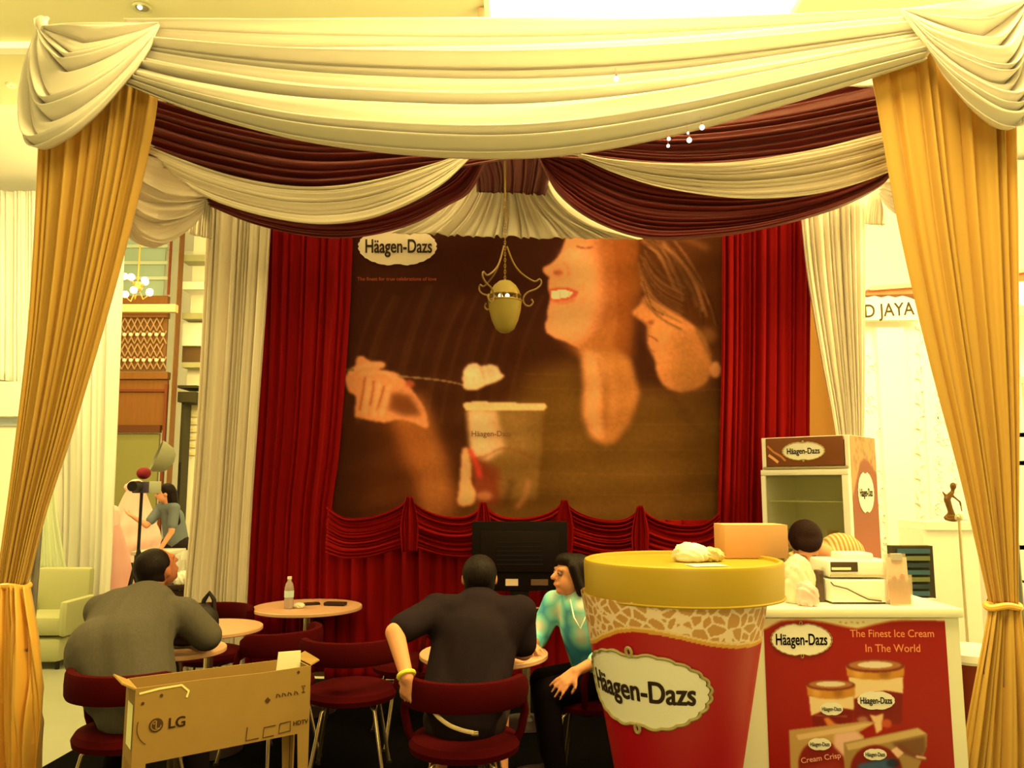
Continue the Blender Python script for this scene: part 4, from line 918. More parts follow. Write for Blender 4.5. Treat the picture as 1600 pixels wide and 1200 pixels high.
# things on the lid
bx = W(1179, 866, 3.16)
bx = W(1181, 866, 3.28)
root = empty('cardboard_box', (W(1181, 866, 3.28).x, 3.35, 1.263), 'plain pinkish brown cardboard box on the gold lid', 'box')
s_ = 3.12 / F
mb = MB(); mb.box((0, 0, 27 * s_), (102 * s_, .17, 53 * s_), bev=.002); mb.build('box_body', mat('box_card', (198, 140, 66), .8, k=.8, var=.06, scale=10), root)
mb = MB(); mb.box((0, 0, 53 * s_ + .001), (100 * s_, .035, .0016)); mb.build('tape', mat('box_tape', (180, 130, 60), .3, k=.5), root, smooth=False)
for sg in (-1, 1):
    mb = MB(); mb.box((0, sg * .044, 53 * s_ + .0006), (100 * s_, .082, .001)); mb.build('flap', mat('box_card'), root, smooth=False)
for px, sz, sd, lab, cl in ((1078, (.062, .045, .06), 3, 'crumpled pale napkin on the gold lid, left of the cardboard box', (235, 195, 125)), (1108, (.05, .035, .045), 8, 'crumpled greenish wrapper on the gold lid touching the cardboard box', (165, 145, 70))):
    p = W(px, 860, 3.16); r = empty('crumpled_wrapper', (p.x, 3.13 + sd * .004, 1.2625 + .001), lab, 'wrapper'); crumple(r, mat('wrap%d' % sd, cl, .6, k=.55), sd, sz)
p = W(1092, 862, 3.1); r = empty('napkin_sheet', (p.x, 2.99, 1.2635), 'flat pale napkin at the front of the gold lid', 'napkin'); flat_sheet(r, .13, .09, .2, mat('napkin', (225, 190, 110), .8, k=.55))

# ================================================================ white counter with the poster
cd = 3.66; cxl, cxr = W(1143, 1100, cd).x, W(1497, 960, cd).x; cz = W(1340, 951, 3.64).z
root = empty('white_counter', ((cxl + cxr) / 2, cd + .25, .03), 'white service counter with a red ice cream poster on its front', 'counter')
m_wc = mat('counter_white', (240, 220, 135), .45, k=.9, spec=.4)
mb = MB(); mb.box(((cxl + cxr) / 2, cd + .01, (cz - .01) / 2), (cxr - cxl, .02, cz - .075)); mb.build('front_panel', m_wc, root, smooth=False, world=True)
for x in (cxl + .012, cxr - .012):
    mb = MB(); mb.box((x, cd + .27, (cz - .01) / 2), (.024, .498, cz - .075)); mb.build('side_panel', m_wc, root, smooth=False, world=True)
mb = MB(); mb.box(((cxl + cxr) / 2, cd + .26, cz - .02), (cxr - cxl + .03, .56, .04), bev=.006); mb.build('counter_top', m_wc, root, world=True)
mb = MB(); mb.box(((cxl + cxr) / 2, cd + .26, .5), (cxr - cxl - .05, .46, .02)); mb.build('shelf', m_wc, root, smooth=False, world=True)
pp = Pic(1190, 956, 1494, 1262, .8, (150, 14, 6))
pp.poly([(1185, 950), (1500, 950), (1500, 970), (1420, 969), (1400, 970), (1370, 976), (1345, 982), (1325, 979), (1290, 972), (1260, 968), (1225, 970), (1200, 982), (1185, 990)], (232, 205, 118), 1, 1.2)
pp.line([(1200, 982), (1225, 970), (1260, 968), (1290, 972), (1325, 979), (1345, 982), (1370, 976), (1400, 970), (1430, 969)], 2.4, (190, 120, 40), .7, 1)
for a in range(5): pp.ell(1318 + a * 9, 972 + (a % 2), 2.2, 1.6, (200, 140, 50), .8, .6)
# tubs on the poster: two lids, two cups
def pcup(cx, cy, rx, h, wh):
    pp.poly([(cx - rx * .93, cy + 4), (cx + rx * .93, cy + 4), (cx + rx * .78, cy + h), (cx - rx * .78, cy + h)], (120, 12, 8), 1, 1)
    pp.poly([(cx - rx * .93, cy + 4), (cx + rx * .93, cy + 4), (cx + rx * .90, cy + wh), (cx + rx * .3, cy + wh * .86), (cx - rx * .3, cy + wh * 1.02), (cx - rx * .87, cy + wh * 1.35)], (228, 190, 104), 1, 1)
    pp.poly([(cx - rx, cy - 13), (cx + rx, cy - 13), (cx + rx * .97, cy + 3), (cx + rx * .5, cy + 8), (cx, cy + 9), (cx - rx * .5, cy + 8), (cx - rx * .97, cy + 3)], (196, 126, 32), 1, 1)
    pp.ell(cx + rx * .3, cy - 2, rx * .2, 9, (140, 78, 14), .7, 3); pp.ell(cx - rx * .6, cy - 2, rx * .16, 8, (226, 160, 60), .7, 3)
    pp.ell(cx, cy - 13, rx, rx * .23, (120, 40, 14), 1, 1); pp.ell(cx, cy - 14, rx * .9, rx * .17, (206, 146, 60), .6, 1.2); pp.ell(cx, cy - 14.5, rx * .6, rx * .11, (226, 202, 132), .95, .8)
pcup(1369, 1053, 46, 78, 30); pcup(1298, 1083, 38, 58, 26)
pp.poly([(1356, 1116), (1366, 1118), (1378, 1114), (1374, 1140), (1365, 1146), (1362, 1130)], (234, 190, 100), .95, 1.2); pp.ell(1382, 1130, 8, 7, (196, 84, 30), .9, 1.5); pp.ell(1345, 1124, 9, 5, (190, 150, 80), .7, 2)
pp.poly([(1284, 1122), (1292, 1120), (1302, 1130), (1316, 1136), (1290, 1134)], (224, 130, 40), .9, 1.5); pp.line([(1272, 1117), (1320, 1119)], 3, (170, 100, 50), .6, 1)
# cartons
pp.poly([(1230, 1140), (1352, 1126), (1366, 1128), (1338, 1144), (1346, 1150), (1320, 1262), (1230, 1262)], (186, 140, 60), 1, 1)
pp.poly([(1240, 1148), (1348, 1130), (1362, 1130), (1330, 1142), (1300, 1146), (1244, 1156)], (222, 176, 92), .9, 1)
pp.ell(1278, 1196, 36, 40, (128, 24, 10), 1, 1.4); pp.poly([(1300, 1146), (1334, 1142), (1346, 1156), (1312, 1180), (1298, 1166)], (228, 170, 110), .95, 2)
pp.poly([(1244, 1200), (1300, 1186), (1320, 1210), (1320, 1262), (1244, 1262)], (150, 40, 18), .8, 4); pp.ell(1280, 1212, 26, 9, (206, 90, 60), .7, 3)
pp.poly([(1314, 1160), (1430, 1136), (1444, 1146), (1442, 1166), (1400, 1262), (1314, 1262)], (160, 120, 50), 1, 1)
pp.poly([(1316, 1162), (1430, 1138), (1442, 1146), (1380, 1160), (1320, 1172)], (206, 164, 80), .9, 1)
pp.poly([(1388, 1160), (1440, 1150), (1440, 1172), (1430, 1186), (1400, 1176)], (112, 66, 28), .9, 2)
pp.ell(1362, 1204, 40, 40, (124, 22, 10), 1, 1.4); pp.poly([(1334, 1194), (1372, 1184), (1392, 1188), (1386, 1220), (1334, 1226)], (60, 88, 92), .95, 2.4); pp.ell(1388, 1192, 10, 7, (26, 34, 36), .8, 2)
pp.poly([(1386, 1172), (1396, 1166), (1406, 1176), (1396, 1184)], (236, 180, 110), 1, 1); pp.line([(1400, 1166), (1420, 1178), (1438, 1186)], 7, (120, 58, 24), .9, 1.5); pp.line([(1426, 1182), (1438, 1184)], 4, (228, 180, 110), .9, 1)
def poster_pt(px, py, off=0.0): return W(px, py, cd - .004 - off)
P = np.zeros((pp.ny, pp.nx, 3))
# keep the poster a true flat rectangle on the counter front
q00, q11 = poster_pt(1197, 960), poster_pt(1481, 960)
x0p, x1p = W(1197, 1080, cd).x, W(1483, 1080, cd).x; pfx = lambda px: W(px, 1080, cd).x; z_top = min(poster_pt(1340, 956).z, cz - .044); z_bot = .10
zs = np.array([min(W(800, y, cd).z, cz - .044) for y in pp.Y[:, 0]]); xs = np.array([min(max(pfx(x), x0p), x1p) for x in pp.X[0]])
# sample print so that it lands where the photo shows it
Cp = pp.albedo(.85)
for j in range(pp.ny): P[j, :, 0] = xs; P[j, :, 1] = cd - .004; P[j, :, 2] = zs[j]
def pmap(u, v, off):
    px, py = u, -v
    X = pfx(px); Z = W(800, py, cd).z
    return Vector((X, cd - .005 - off, Z))
grid('poster_sheet', P, mat('poster_print', None, .35, attr=True, spec=.4), root, Cp, smooth=False)
plaque(root, pmap, 47, 25, u=1255, v=-999, k=.8, tw=.86, yscale=1.6, white=(235, 222, 150), rim=True, tbold=.02, base=.0005, rr=.0018)
plaque(root, pmap, 29.5, 15, u=1367, v=-1094, k=.8, tw=.84, yscale=1.5, rim=False, white=(235, 222, 150), detail=40, base=.0005)
plaque(root, pmap, 18, 10.5, u=1297, v=-1107, k=.8, tw=.84, yscale=1.5, rim=False, white=(235, 222, 150), detail=40, base=.0005)
plaque(root, pmap, 18, 10, u=1276, v=-1162, k=.8, tw=.84, yscale=1.5, rim=False, white=(225, 212, 140), detail=40, base=.0005)
plaque(root, pmap, 18, 9.5, u=1361, v=-1178, k=.8, tw=.84, yscale=1.5, rim=False, white=(225, 212, 140), detail=40, base=.0005)
m_pt = mat('poster_lettering', (205, 110, 50), .5, k=.6)
lettering('The Finest Ice Cream', pmap, 132, m_pt, root, 1398, -990, .001, .01, yscale=1.1)
lettering('In The World', pmap, 86, m_pt, root, 1398, -1013, .001, .01, yscale=1.1)
lettering('Cream Crisp', pmap, 62, mat('poster_lettering2', (206, 130, 80), .5, k=.6), root, 1277, -1184, .001, .01, rot=.14)

# things on the counter top
ctz = cz + .0005
def at(px, d, z=ctz): return Vector((W(px, 940, d).x, d, z))
p = at(1249, 3.80)
root = empty('plastic_bag', p, 'white crumpled plastic bag standing between the tub and the cash register', 'bag')
crumple(root, mat('bag_plastic', (228, 205, 120), .35, k=.7, transl=.25, spec=.5), 12, (.066, .05, .19))
p2 = at(1262, 3.72)
root = empty('plastic_bag', p2, 'small pinkish plastic bag in front of the white one', 'bag'); crumple(root, mat('bag_plastic2', (214, 178, 118), .35, k=.7, transl=.25, spec=.5), 15, (.042, .035, .09))
m_reg = mat('register_white', (244, 232, 150), .4, k=.85, spec=.4); m_rd = mat('register_dark', (60, 44, 16), .3, k=.5)
p = at(1333, 3.92)
root = empty('cash_register', p, 'white cash register with a printer on its drawer', 'cash register')
s_ = 3.75 / F
mb = MB(); mb.box((0, 0, .058), (108 * s_, .30, .10), bev=.006); mb.build('drawer_base', m_reg, root)
mb = MB(); mb.box((0, -.003, .004), (100 * s_, .28, .006)); mb.build('rubber_foot', m_rd, root)
mb = MB(); mb.box((-1 * s_, .0, .155), (104 * s_, .24, .075), bev=.012); mb.build('upper_housing', m_reg, root)
mb = MB(); mb.box((4 * s_, .02, .205), (52 * s_, .14, .035), bev=.012); mb.build('paper_cover', m_reg, root)
mb = MB(); mb.box((-28 * s_, -.122, .165), (42 * s_, .006, .045), bev=.002); mb.build('display_window', m_rd, root)
mb = MB(); mb.box((-33 * s_, -.126, .157), (30 * s_, .004, .012), bev=.001); mb.build('display_strip', mat('display', (200, 190, 110), .3, k=.7), root)
mb = MB(); mb.box((0, -.121, .124), (100 * s_, .004, .012)); mb.build('seam', mat('register_grey', (170, 150, 80), .5, k=.7), root)
mb = MB(); mb.tube([(-54 * s_, -.153, .10), (-50 * s_, -.156, .085), (-30 * s_, -.156, .070), (-14 * s_, -.156, .045), (2 * s_, -.156, .022), (22 * s_, -.156, .015)], .003, 6); mb.build('cable', m_rd, root)
p = at(1281, 3.86)
root = empty('card_reader', p, 'small dark card reader left of the cash register', 'card reader')
mb = MB(); mb.box((0, 0, .075), (.026, .06, .14), bev=.006); mb.build('case', mat('reader_dark', (70, 50, 24), .4, k=.5), root)
mb = MB(); mb.box((0, -.031, .11), (.018, .003, .04)); mb.build('screen', m_rd, root)
p = at(1406, 3.74)
root = empty('leaflet_holder', p, 'clear leaflet holder with pink cards at the right end of the counter', 'holder')
mb = MB(); mb.box((0, 0, .115), (.10, .03, .01)); mb.box((0, -.018, .07), (.104, .003, .135)); mb.box((0, .03, .115), (.104, .003, .225)); mb.build('clear_case', mat('acrylic', (200, 170, 100), .1, k=.7, alpha=.35, spec=.8), root, smooth=False)
mb = MB(); mb.box((0, .008, .118), (.094, .004, .19), rot=Matrix.Rotation(-.05, 4, 'X')); mb.build('pink_card', mat('card_pink', (226, 168, 100), .6, k=.7), root, smooth=False)
mb = MB(); mb.box((0, -.008, .055), (.094, .004, .10)); mb.build('red_card', mat('card_red', (170, 90, 40), .6, k=.6, var=.5, scale=60), root, smooth=False)
for i, (x, z) in enumerate(((-.018, .118), (.018, .126), (.0, .105))):
    mb = MB(); mb.ball((x, -.0, z), (.012, .004, .012), 10); mb.build('printed_berry', mat('berry', (150, 30, 14), .6, k=.6), root)
mb = MB(); mb.box((0, .012, .215), (.05, .02, .03)); mb.build('card_stack', mat('card_grey', (170, 150, 95), .6, k=.7), root, smooth=False)

# ================================================================ upright cooler, turned 42 degrees
th = math.radians(42); cc = Vector((W(1326, 680, 5.0).x, 5.0, 0)); cw, cdp = .575, .48; ch = W(1326, 679, 5.0).z
fx = Vector((math.cos(th), -math.sin(th), 0)); fy = Vector((math.sin(th), math.cos(th), 0))   # right along the front / backwards
root = empty('display_cooler', cc, 'white upright glass-door drinks cooler with a brown header sign', 'refrigerator'); root.rotation_euler = (0, 0, -th)
root.location = cc + Vector((0, 0, .03))
# local frame: x from -cw..0 along the front, y backwards
ch -= .03
m_cw = mat('cooler_white', (235, 210, 130), .4, k=.6); m_cd = mat('cooler_header', (92, 48, 14), .4, k=.5, var=.15, scale=6)
def lb(nm, x0, x1, y0, y1, z0, z1, m, bev=.004, par=None):
    mb = MB(); mb.box(((x0 + x1) / 2, (y0 + y1) / 2, (z0 + z1) / 2), (x1 - x0, y1 - y0, z1 - z0), bev=bev); return mb.build(nm, m, par or root)
hz = ch - .19
lb('side_wall', -cw, -cw + .03, .0, cdp, .04, ch, m_cw); lb('side_wall', -.03, 0, .0, cdp, .04, ch, m_cw)
lb('rear_wall', -cw + .031, -.031, cdp - .03, cdp, .04, ch, mat('cooler_liner', (235, 225, 150), .5, k=.6)); lb('top', -cw + .031, -.031, .0, cdp - .031, ch - .03, ch, m_cw); lb('plinth', -cw + .031, -.031, .01, cdp - .031, .0, .12, mat('cooler_grey', (120, 100, 50), .5, k=.5))
hd = lb('header', -cw + .034, -.034, -.012, .03, hz, ch - .005, m_cd)
lb('header_strip', -cw + .01, -.01, -.014, .02, hz - .02, hz - .004, mat('cooler_grey'))
door = lb('door_rail', -cw + .002, -.002, -.035, -.004, hz - .06, hz - .024, m_cw)
lb('door_stile', -cw + .002, -cw + .032, -.035, -.004, .13, hz - .061, m_cw, par=None); lb('door_stile', -.045, -.002, -.035, -.004, .13, hz - .061, m_cw); lb('door_rail', -cw + .033, -.046, -.035, -.004, .13, .18, m_cw)
lb('glass_pane', -cw + .033, -.046, -.022, -.016, .181, hz - .061, mat('cooler_glass', (120, 110, 36), .08, k=.6, alpha=.25, spec=.8), 0)
lb('door_handle', -.036, -.014, -.062, -.036, .75, 1.05, mat('cooler_grey'))
for z in (.45, .80, 1.12, 1.42):
    sh = lb('wire_shelf', -cw + .035, -.035, .02, cdp - .04, z, z + .008, mat('shelf_grey', (170, 160, 80), .4, k=.6), 0)
rg = random.Random(3)
for z, n_ in ((.458, 5), (.808, 5), (1.128, 4)):
    for i in range(n_):
        x = -cw + .09 + i * (cw - .18) / max(1, n_ - 1); r0 = .034
        mb = MB(); mb.lathe([(0, 0), (r0 * .8, 0), (r0, .09), (r0 * 1.08, .092), (r0 * 1.08, .108), (0, .109)], (0, 0, 0), 20)
        cols = [(95, 70, 24), (150, 130, 52), (110, 60, 20)]
        wp = cc + fx * (x) + fy * (.16 + .1 * rg.random()) + Vector((0, 0, z + .0305))
        nm = ['bottom', 'middle', 'upper'][[.458, .808, 1.128].index(z)]
        o = mb.build('ice_cream_cup', mat('cup%d' % (i % 3), cols[i % 3], .5, k=.35)); o.location = wp
        tag(o, '%s ice cream cup from the left on the %s cooler shelf' % (['first', 'second', 'third', 'fourth', 'fifth'][i], nm), 'cup', 'ice cream cups on the cooler shelves')
R3 = lambda x, y, z: cc + fx * x + fy * y + Vector((0, 0, z + .03))
hm = lambda u, v, off: R3(-cw / 2 + u, -.012 - off, (hz + ch) / 2 + v)
bpy.context.view_layer.update()
def relw(parent, o):
    return rel(parent, o)
plaque(root, hm, .135, .058, k=.55, rim=True, white=(228, 190, 120), tw=.8, yscale=1.3, detail=48)
strip([(-.24, .04), (-.20, .0), (-.15, -.03), (-.12, -.06)], .014, hm, .002, 'wave_print', mat('header_wave', (150, 90, 34), .5, k=.5), root)
strip([(-.235, -.02), (-.20, -.045), (-.17, -.07)], .018, hm, .002, 'wave_print', mat('header_wave2', (185, 125, 60), .5, k=.5), root)
# printed side panel
sp = Pic(0, 0, 70, 230, .5, (150, 62, 22))
sp.poly([(0, 0), (70, 0), (70, 30), (60, 26), (48, 20), (36, 18), (24, 22), (14, 34), (0, 50)], (196, 140, 62), 1, 1)
r_ = np.random.RandomState(2)
for q in range(40): x, y = r_.uniform(0, 70), r_.uniform(0, 34); sp.ell(x, y, 2.5, 2, (150, 100, 40) if (y < 20 or x < 14) else (140, 60, 22), .5, .8)
sp.poly([(0, 80), (70, 80), (70, 120), (0, 120)], (190, 92, 46), .55, 10)
for q in range(150):
    x, y = r_.uniform(0, 70), 118 + abs(r_.normal(0, 16)) + 4 * math.sin(q); c = [(206, 120, 70), (120, 60, 26), (150, 96, 40), (196, 80, 30), (130, 120, 90), (90, 60, 24)][q % 6]; sp.ell(x, min(y, 160), 4, 3.4, c, .75, 1)
sp.poly([(0, 158), (70, 158), (70, 230), (0, 230)], (140, 44, 16), .9, 5); sp.line([(0, 178), (70, 179)], 2, (196, 120, 60), .7, 1)
n1, n2 = sp.ny, sp.nx; P = np.zeros((n1, n2, 3)); 
for j in range(n1):
    for i in range(n2):
        q = R3(.0025, .008 + (cdp - .012) * i / (n2 - 1), ch - .003 - (ch - .06) * j / (n1 - 1)); P[j, i] = q
g = grid('side_print', P, mat('cooler_print', None, .4, attr=True), root, sp.albedo(1.15), smooth=False)
sm2 = lambda u, v, off: R3(.003 + off, cdp / 2 + u, ch - .33 + v)
sp_s = (ch - .06) / 230
plaque(root, lambda u, v, off: R3(.003 + off, cdp * .52 + u, ch - .36 * 1 + v), .15, .135, k=.6, rim=False, white=(235, 215, 140), tw=.8, yscale=1.6, detail=48)
# ================================================================ people
m_skin = mat('skin', (176, 112, 54), .6, k=.6, bump=.03, scale=200, spec=.35)
m_skin_d = mat('skin_dark', (140, 78, 34), .6, k=.6, spec=.35)
m_hair = mat('hair_black', (18, 8, 4), .55, k=.6, spec=.15, bump=1.0, scale=120, stretch=(1, 1, .15))
m_hair_b = mat('hair_brown', (60, 32, 12), .5, k=.6, bump=.6, scale=200, stretch=(1, 1, .2))
def person(loc, label, grp=None): return empty('person', loc, label, 'person', grp)
def shoe(root, c, yaw, m):
    R = Rm(yaw); c = Vector(c); T = lambda x, y, z: c + R @ Vector((x, y, z))
    blob('shoe', [('c', T(0, .02, .042), T(0, -.10, .034), .036, .032), ('c', T(0, -.10, .034), T(0, -.16, .03), .034, .026), ('c', T(0, .0, .05), T(0, .03, .07), .036, .036)], m, root, voxel=.008, smooth=4)
# --- person in the dark polo, seen from behind
x0, y0 = C1; sh = W(748, 940, 3.80)
pel = V3(x0, y0 + .02, .575); che = V3(-.165, 3.74, .86); ucb = V3(-.155, 3.80, .96); nk = V3(-.15, 3.84, 1.03); hc = V3(-.155, 3.90, 1.125)
SL, SR = V3(-.345, 3.76, .985), V3(.035, 3.78, .975)
EL, WL = V3(-.505, 3.56, .925), V3(-.435, 3.44, .765)
ER, WR = V3(.055, 3.80, .80), V3(-.04, 3.98, .775)
KL, KR = V3(-.33, 4.02, .54), V3(-.07, 4.02, .54); AL, AR = V3(-.345, 3.80, .13), V3(-.055, 3.80, .13)
HR = Rm(math.pi + .05, -.45)
root = person((x0, y0 + .02, .0305), 'person in a dark speckled polo shirt seen from behind, sitting at the round table')
body = [('c', pel, che, .145, .15), ('c', che, ucb, .15, .12), ('c', ucb, nk, .10, .056), ('c', nk, hc, .055, .06), ('c', SL, SR, .062, .062), ('c', che + V3(-.07, 0, 0), SL, .09, .07), ('c', che + V3(.07, 0, 0), SR, .09, .07),
        ('c', SL, EL, .055, .043), ('c', EL, WL, .042, .028), ('c', SR, ER, .055, .043), ('c', ER, WR, .042, .028),
        ('c', pel + V3(-.08, 0, -.02), KL, .095, .062), ('c', pel + V3(.08, 0, -.02), KR, .095, .062), ('c', KL, AL, .058, .036), ('c', KR, AR, .058, .036)]
body += head(hc, HR, 1.0) + hand(WL, (-.1, .25, -1), (.6, .6, 0), .95, .7, -1) + hand(WR, (-.3, 1, -.05), (0, 0, -1), .95, .3, 1)
blob('body', body, m_skin, root, voxel=.0068, smooth=3)
m_polo = mat('polo_dark', (33, 22, 15), .9, k=.75, bump=.3, scale=350, var=.45, spec=.06)
up = lambda a, b, t: a + (b - a) * t
blob('polo_shirt', [('c', pel + V3(0, 0, .0), che, .172, .172), ('c', che, ucb, .172, .135), ('c', ucb, nk + V3(0, -.005, -.025), .115, .075), ('c', SL, SR, .078, .078), ('c', che + V3(-.085, 0, 0), SL, .105, .083), ('c', che + V3(.085, 0, 0), SR, .105, .083),
      ('c', SL, up(SL, EL, .80), .074, .068), ('c', SR, up(SR, ER, .80), .074, .066), ('c', pel + V3(-.07, -.02, .08), che + V3(-.09, -.01, -.02), .12, .11), ('c', pel + V3(.07, -.02, .08), che + V3(.08, -.01, -.02), .12, .11)], m_polo, root, voxel=.012, smooth=5)
mb = MB(); c_ = nk + V3(0, -.0, -.012); mb.tube([c_ + V3(.070 * math.cos(a), .070 * math.sin(a), -.02 * math.sin(a)) for a in np.linspace(0, 2 * math.pi, 24, endpoint=False)], .014, 8, True); mb.build('collar', m_polo, root, world=True)
blob('hair', [('e', hc + HR @ V3(0, .026, .036), (.083, .094, .084), HR), ('e', hc + HR @ V3(0, .05, -.012), (.074, .068, .07), HR)], m_hair, root, voxel=.009, smooth=2)
blob('shorts', [('c', pel + V3(-.08, 0, -.03), up(pel + V3(-.08, 0, -.02), KL, .9), .105, .082), ('c', pel + V3(.08, 0, -.03), up(pel + V3(.08, 0, -.02), KR, .9), .105, .082), ('c', pel + V3(-.06, 0, -.01), pel + V3(.06, 0, -.01), .115, .115)], mat('shorts_dark', (30, 18, 10), .9, k=.5), root, voxel=.012, smooth=4)
d_ = (WL - EL).normalized(); a_ = Vector((1, 0, 0)); n1_ = d_.cross(a_).normalized(); n2_ = d_.cross(n1_)
mb = MB(); c_ = WL - d_ * .012; mb.tube([c_ + n1_ * .033 * math.cos(a) + n2_ * .033 * math.sin(a) for a in np.linspace(0, 2 * math.pi, 20, endpoint=False)], .009, 8, True); mb.build('wristband', mat('band_yellow', (216, 166, 40), .5, k=.55), root, world=True)
shoe(root, AL + V3(0, .0, -.095), math.pi, mat('shoe_dark', (28, 16, 10), .5, k=.5)); shoe(root, AR + V3(0, .0, -.095), math.pi, MATS['shoe_dark'])
# pale strap under the backrest
mb = MB(); q = crv([(672, 1096, 3.395), (680, 1115, 3.39), (700, 1132, 3.385), (722, 1141, 3.385), (740, 1145, 3.39)], 20); mb.tube([W(*p) for p in q], .0085, 8)
st_ = empty('bag_strap', W(672, 1096, 3.395), 'pale strap curving under the backrest of the nearest chair', 'strap'); o = mb.build('webbing', mat('strap_cream', (190, 150, 80), .6, k=.5), st_, world=True)
mb = MB(); c_ = W(742, 1146, 3.39); mb.box(tuple(c_), (.03, .012, .02), bev=.003); mb.build('buckle', m_chrome, st_, world=True)

# --- person in the turquoise blouse
px_ = .46; py_ = 4.30
pel = V3(px_, py_, .575); che = V3(.375, 4.22, .85); ucb = V3(.35, 4.19, .94); nk = V3(.335, 4.17, 1.02); hc = V3(.30, 4.15, 1.10)
SL, SR = V3(.22, 4.26, .955), V3(.46, 4.12, .945)
EL, WL = V3(.13, 4.28, .765), V3(.10, 4.12, .765)
ER, WR = V3(.45, 3.98, .74), V3(.30, 3.93, .68)
KL, KR = V3(.16, 4.40, .53), V3(.17, 4.15, .53); AL, AR = V3(.20, 4.42, .13), V3(.22, 4.12, .13)
HR = Rm(math.radians(-70), -.12)
root = person((px_, py_, .0305), 'person with dark tied hair in a turquoise patterned blouse sitting right of the round table')
body = [('c', pel, che, .125, .115), ('c', che, ucb, .12, .10), ('c', ucb, nk, .08, .045), ('c', nk, hc, .044, .05), ('c', SL, SR, .05, .05), ('c', SL, EL, .045, .036), ('c', EL, WL, .034, .023), ('c', SR, ER, .045, .036), ('c', ER, WR, .034, .023),
        ('c', pel + V3(0, .07, -.02), KL, .09, .056), ('c', pel + V3(0, -.07, -.02), KR, .09, .056), ('c', KL, AL, .052, .034), ('c', KR, AR, .052, .034)]
body += head(hc, HR, .93) + hand(WL, (.1, -.9, .0), (0, 0, -1), .85, .3, -1) + hand(WR, (-.75, -.25, -.55), (-.3, .2, -.6), .95, .35, 1)
blob('body', body, m_skin, root, voxel=.0068, smooth=3)
eyes(root, hc, HR, .93)
m_bl = mat('blouse_turquoise', (96, 165, 128), .7, k=.62)
nt = m_bl.node_tree; vor = nt.nodes.new('ShaderNodeTexVoronoi'); vor.inputs['Scale'].default_value = 11; rp = nt.nodes.new('ShaderNodeValToRGB'); tc = nt.nodes.new('ShaderNodeTexCoord')
nt.links.new(tc.outputs['Object'], vor.inputs['Vector']); nt.links.new(vor.outputs['Distance'], rp.inputs['Fac']); nt.links.new(rp.outputs['Color'], nt.nodes['Principled BSDF'].inputs['Base Color'])
rp.color_ramp.elements[0].position = .15; rp.color_ramp.elements[0].color = (*alb((190, 190, 120), .62), 1); rp.color_ramp.elements[1].position = .8; rp.color_ramp.elements[1].color = (*alb((50, 120, 110), .62), 1)
e_ = rp.color_ramp.elements.new(.5); e_.color = (*alb((110, 178, 138), .62), 1)
blob('blouse', [('c', pel + V3(0, 0, .04), che, .145, .135), ('c', che, ucb, .137, .115), ('c', ucb, nk + V3(0, 0, -.03), .095, .066), ('c', SL, SR, .064, .064), ('c', SL, up(SL, EL, 1.0), .063, .054), ('c', EL, up(EL, WL, .35), .05, .045), ('c', SR, ER, .063, .056), ('c', ER, up(ER, WR, .3), .05, .046)], m_bl, root, voxel=.011, smooth=4)
blob('hair', [('e', hc + HR @ V3(0, .032, .036), (.078, .088, .08), HR), ('e', hc + HR @ V3(0, .06, -.02), (.07, .06, .075), HR), ('e', hc + HR @ V3(0, .105, .04), (.045, .045, .045), HR), ('e', hc + HR @ V3(0, -.02, .075), (.062, .072, .04), HR), ('c', hc + HR @ V3(.068, -.03, .05), hc + HR @ V3(.068, .03, -.07), .022, .024), ('c', hc + HR @ V3(-.068, -.03, .05), hc + HR @ V3(-.068, .03, -.07), .022, .024), ('c', hc + HR @ V3(0, .07, -.02), hc + HR @ V3(.01, .10, -.13), .05, .03)], m_hair, root, voxel=.009, smooth=2)
blob('trousers', [('c', pel + V3(0, .07, -.02), KL, .102, .07), ('c', pel + V3(0, -.07, -.02), KR, .102, .07), ('c', pel + V3(0, -.05, 0), pel + V3(0, .05, 0), .118, .118), ('c', KL, up(KL, AL, .9), .07, .055), ('c', KR, up(KR, AR, .9), .07, .055)], mat('trousers_black', (14, 7, 5), .9, k=.8, spec=.05), root, voxel=.012, smooth=4)
shoe(root, AL + V3(0, 0, -.095), math.radians(-90), MATS['shoe_dark']); shoe(root, AR + V3(0, 0, -.095), math.radians(-90), MATS['shoe_dark'])
mb = MB(); mb.tube([nk + V3(-.045, -.075, -.03), nk + V3(-.03, -.125, -.11), nk + V3(.0, -.13, -.16), nk + V3(.03, -.12, -.10), nk + V3(.05, -.07, -.02)], .004, 6); mb.build('necklace', mat('necklace', (225, 195, 120), .4, k=.6), root, world=True)

# --- bending person in grey at the left
o_ = V3(-.02, .13, 0)
pel = V3(-1.68, 3.74, .575); che = V3(-1.76, 3.76, .80) + o_ * .5; ucb = V3(-1.78, 3.90, .935) + o_; nk = V3(-1.81, 4.0, 1.02) + o_; hc = V3(-1.80, 4.08, 1.13) + o_
SL, SR = V3(-1.97, 3.86, .95) + o_, V3(-1.59, 3.90, .93) + o_
EL, WL = V3(-2.02, 4.06, .80) + o_, V3(-1.92, 4.14, .765) + o_; ER, WR = V3(-1.47, 3.95, .80) + o_, V3(-1.58, 4.08, .765) + o_
KL, KR = V3(-1.84, 4.12, .54), V3(-1.58, 4.14, .54); AL, AR = V3(-1.92, 4.02, .13), V3(-1.5, 4.02, .13)
HR = Rm(math.pi - .5, -.5)
root = person((pel.x, pel.y, .0305), 'person in a loose grey shirt bending forward over the small table at the left')
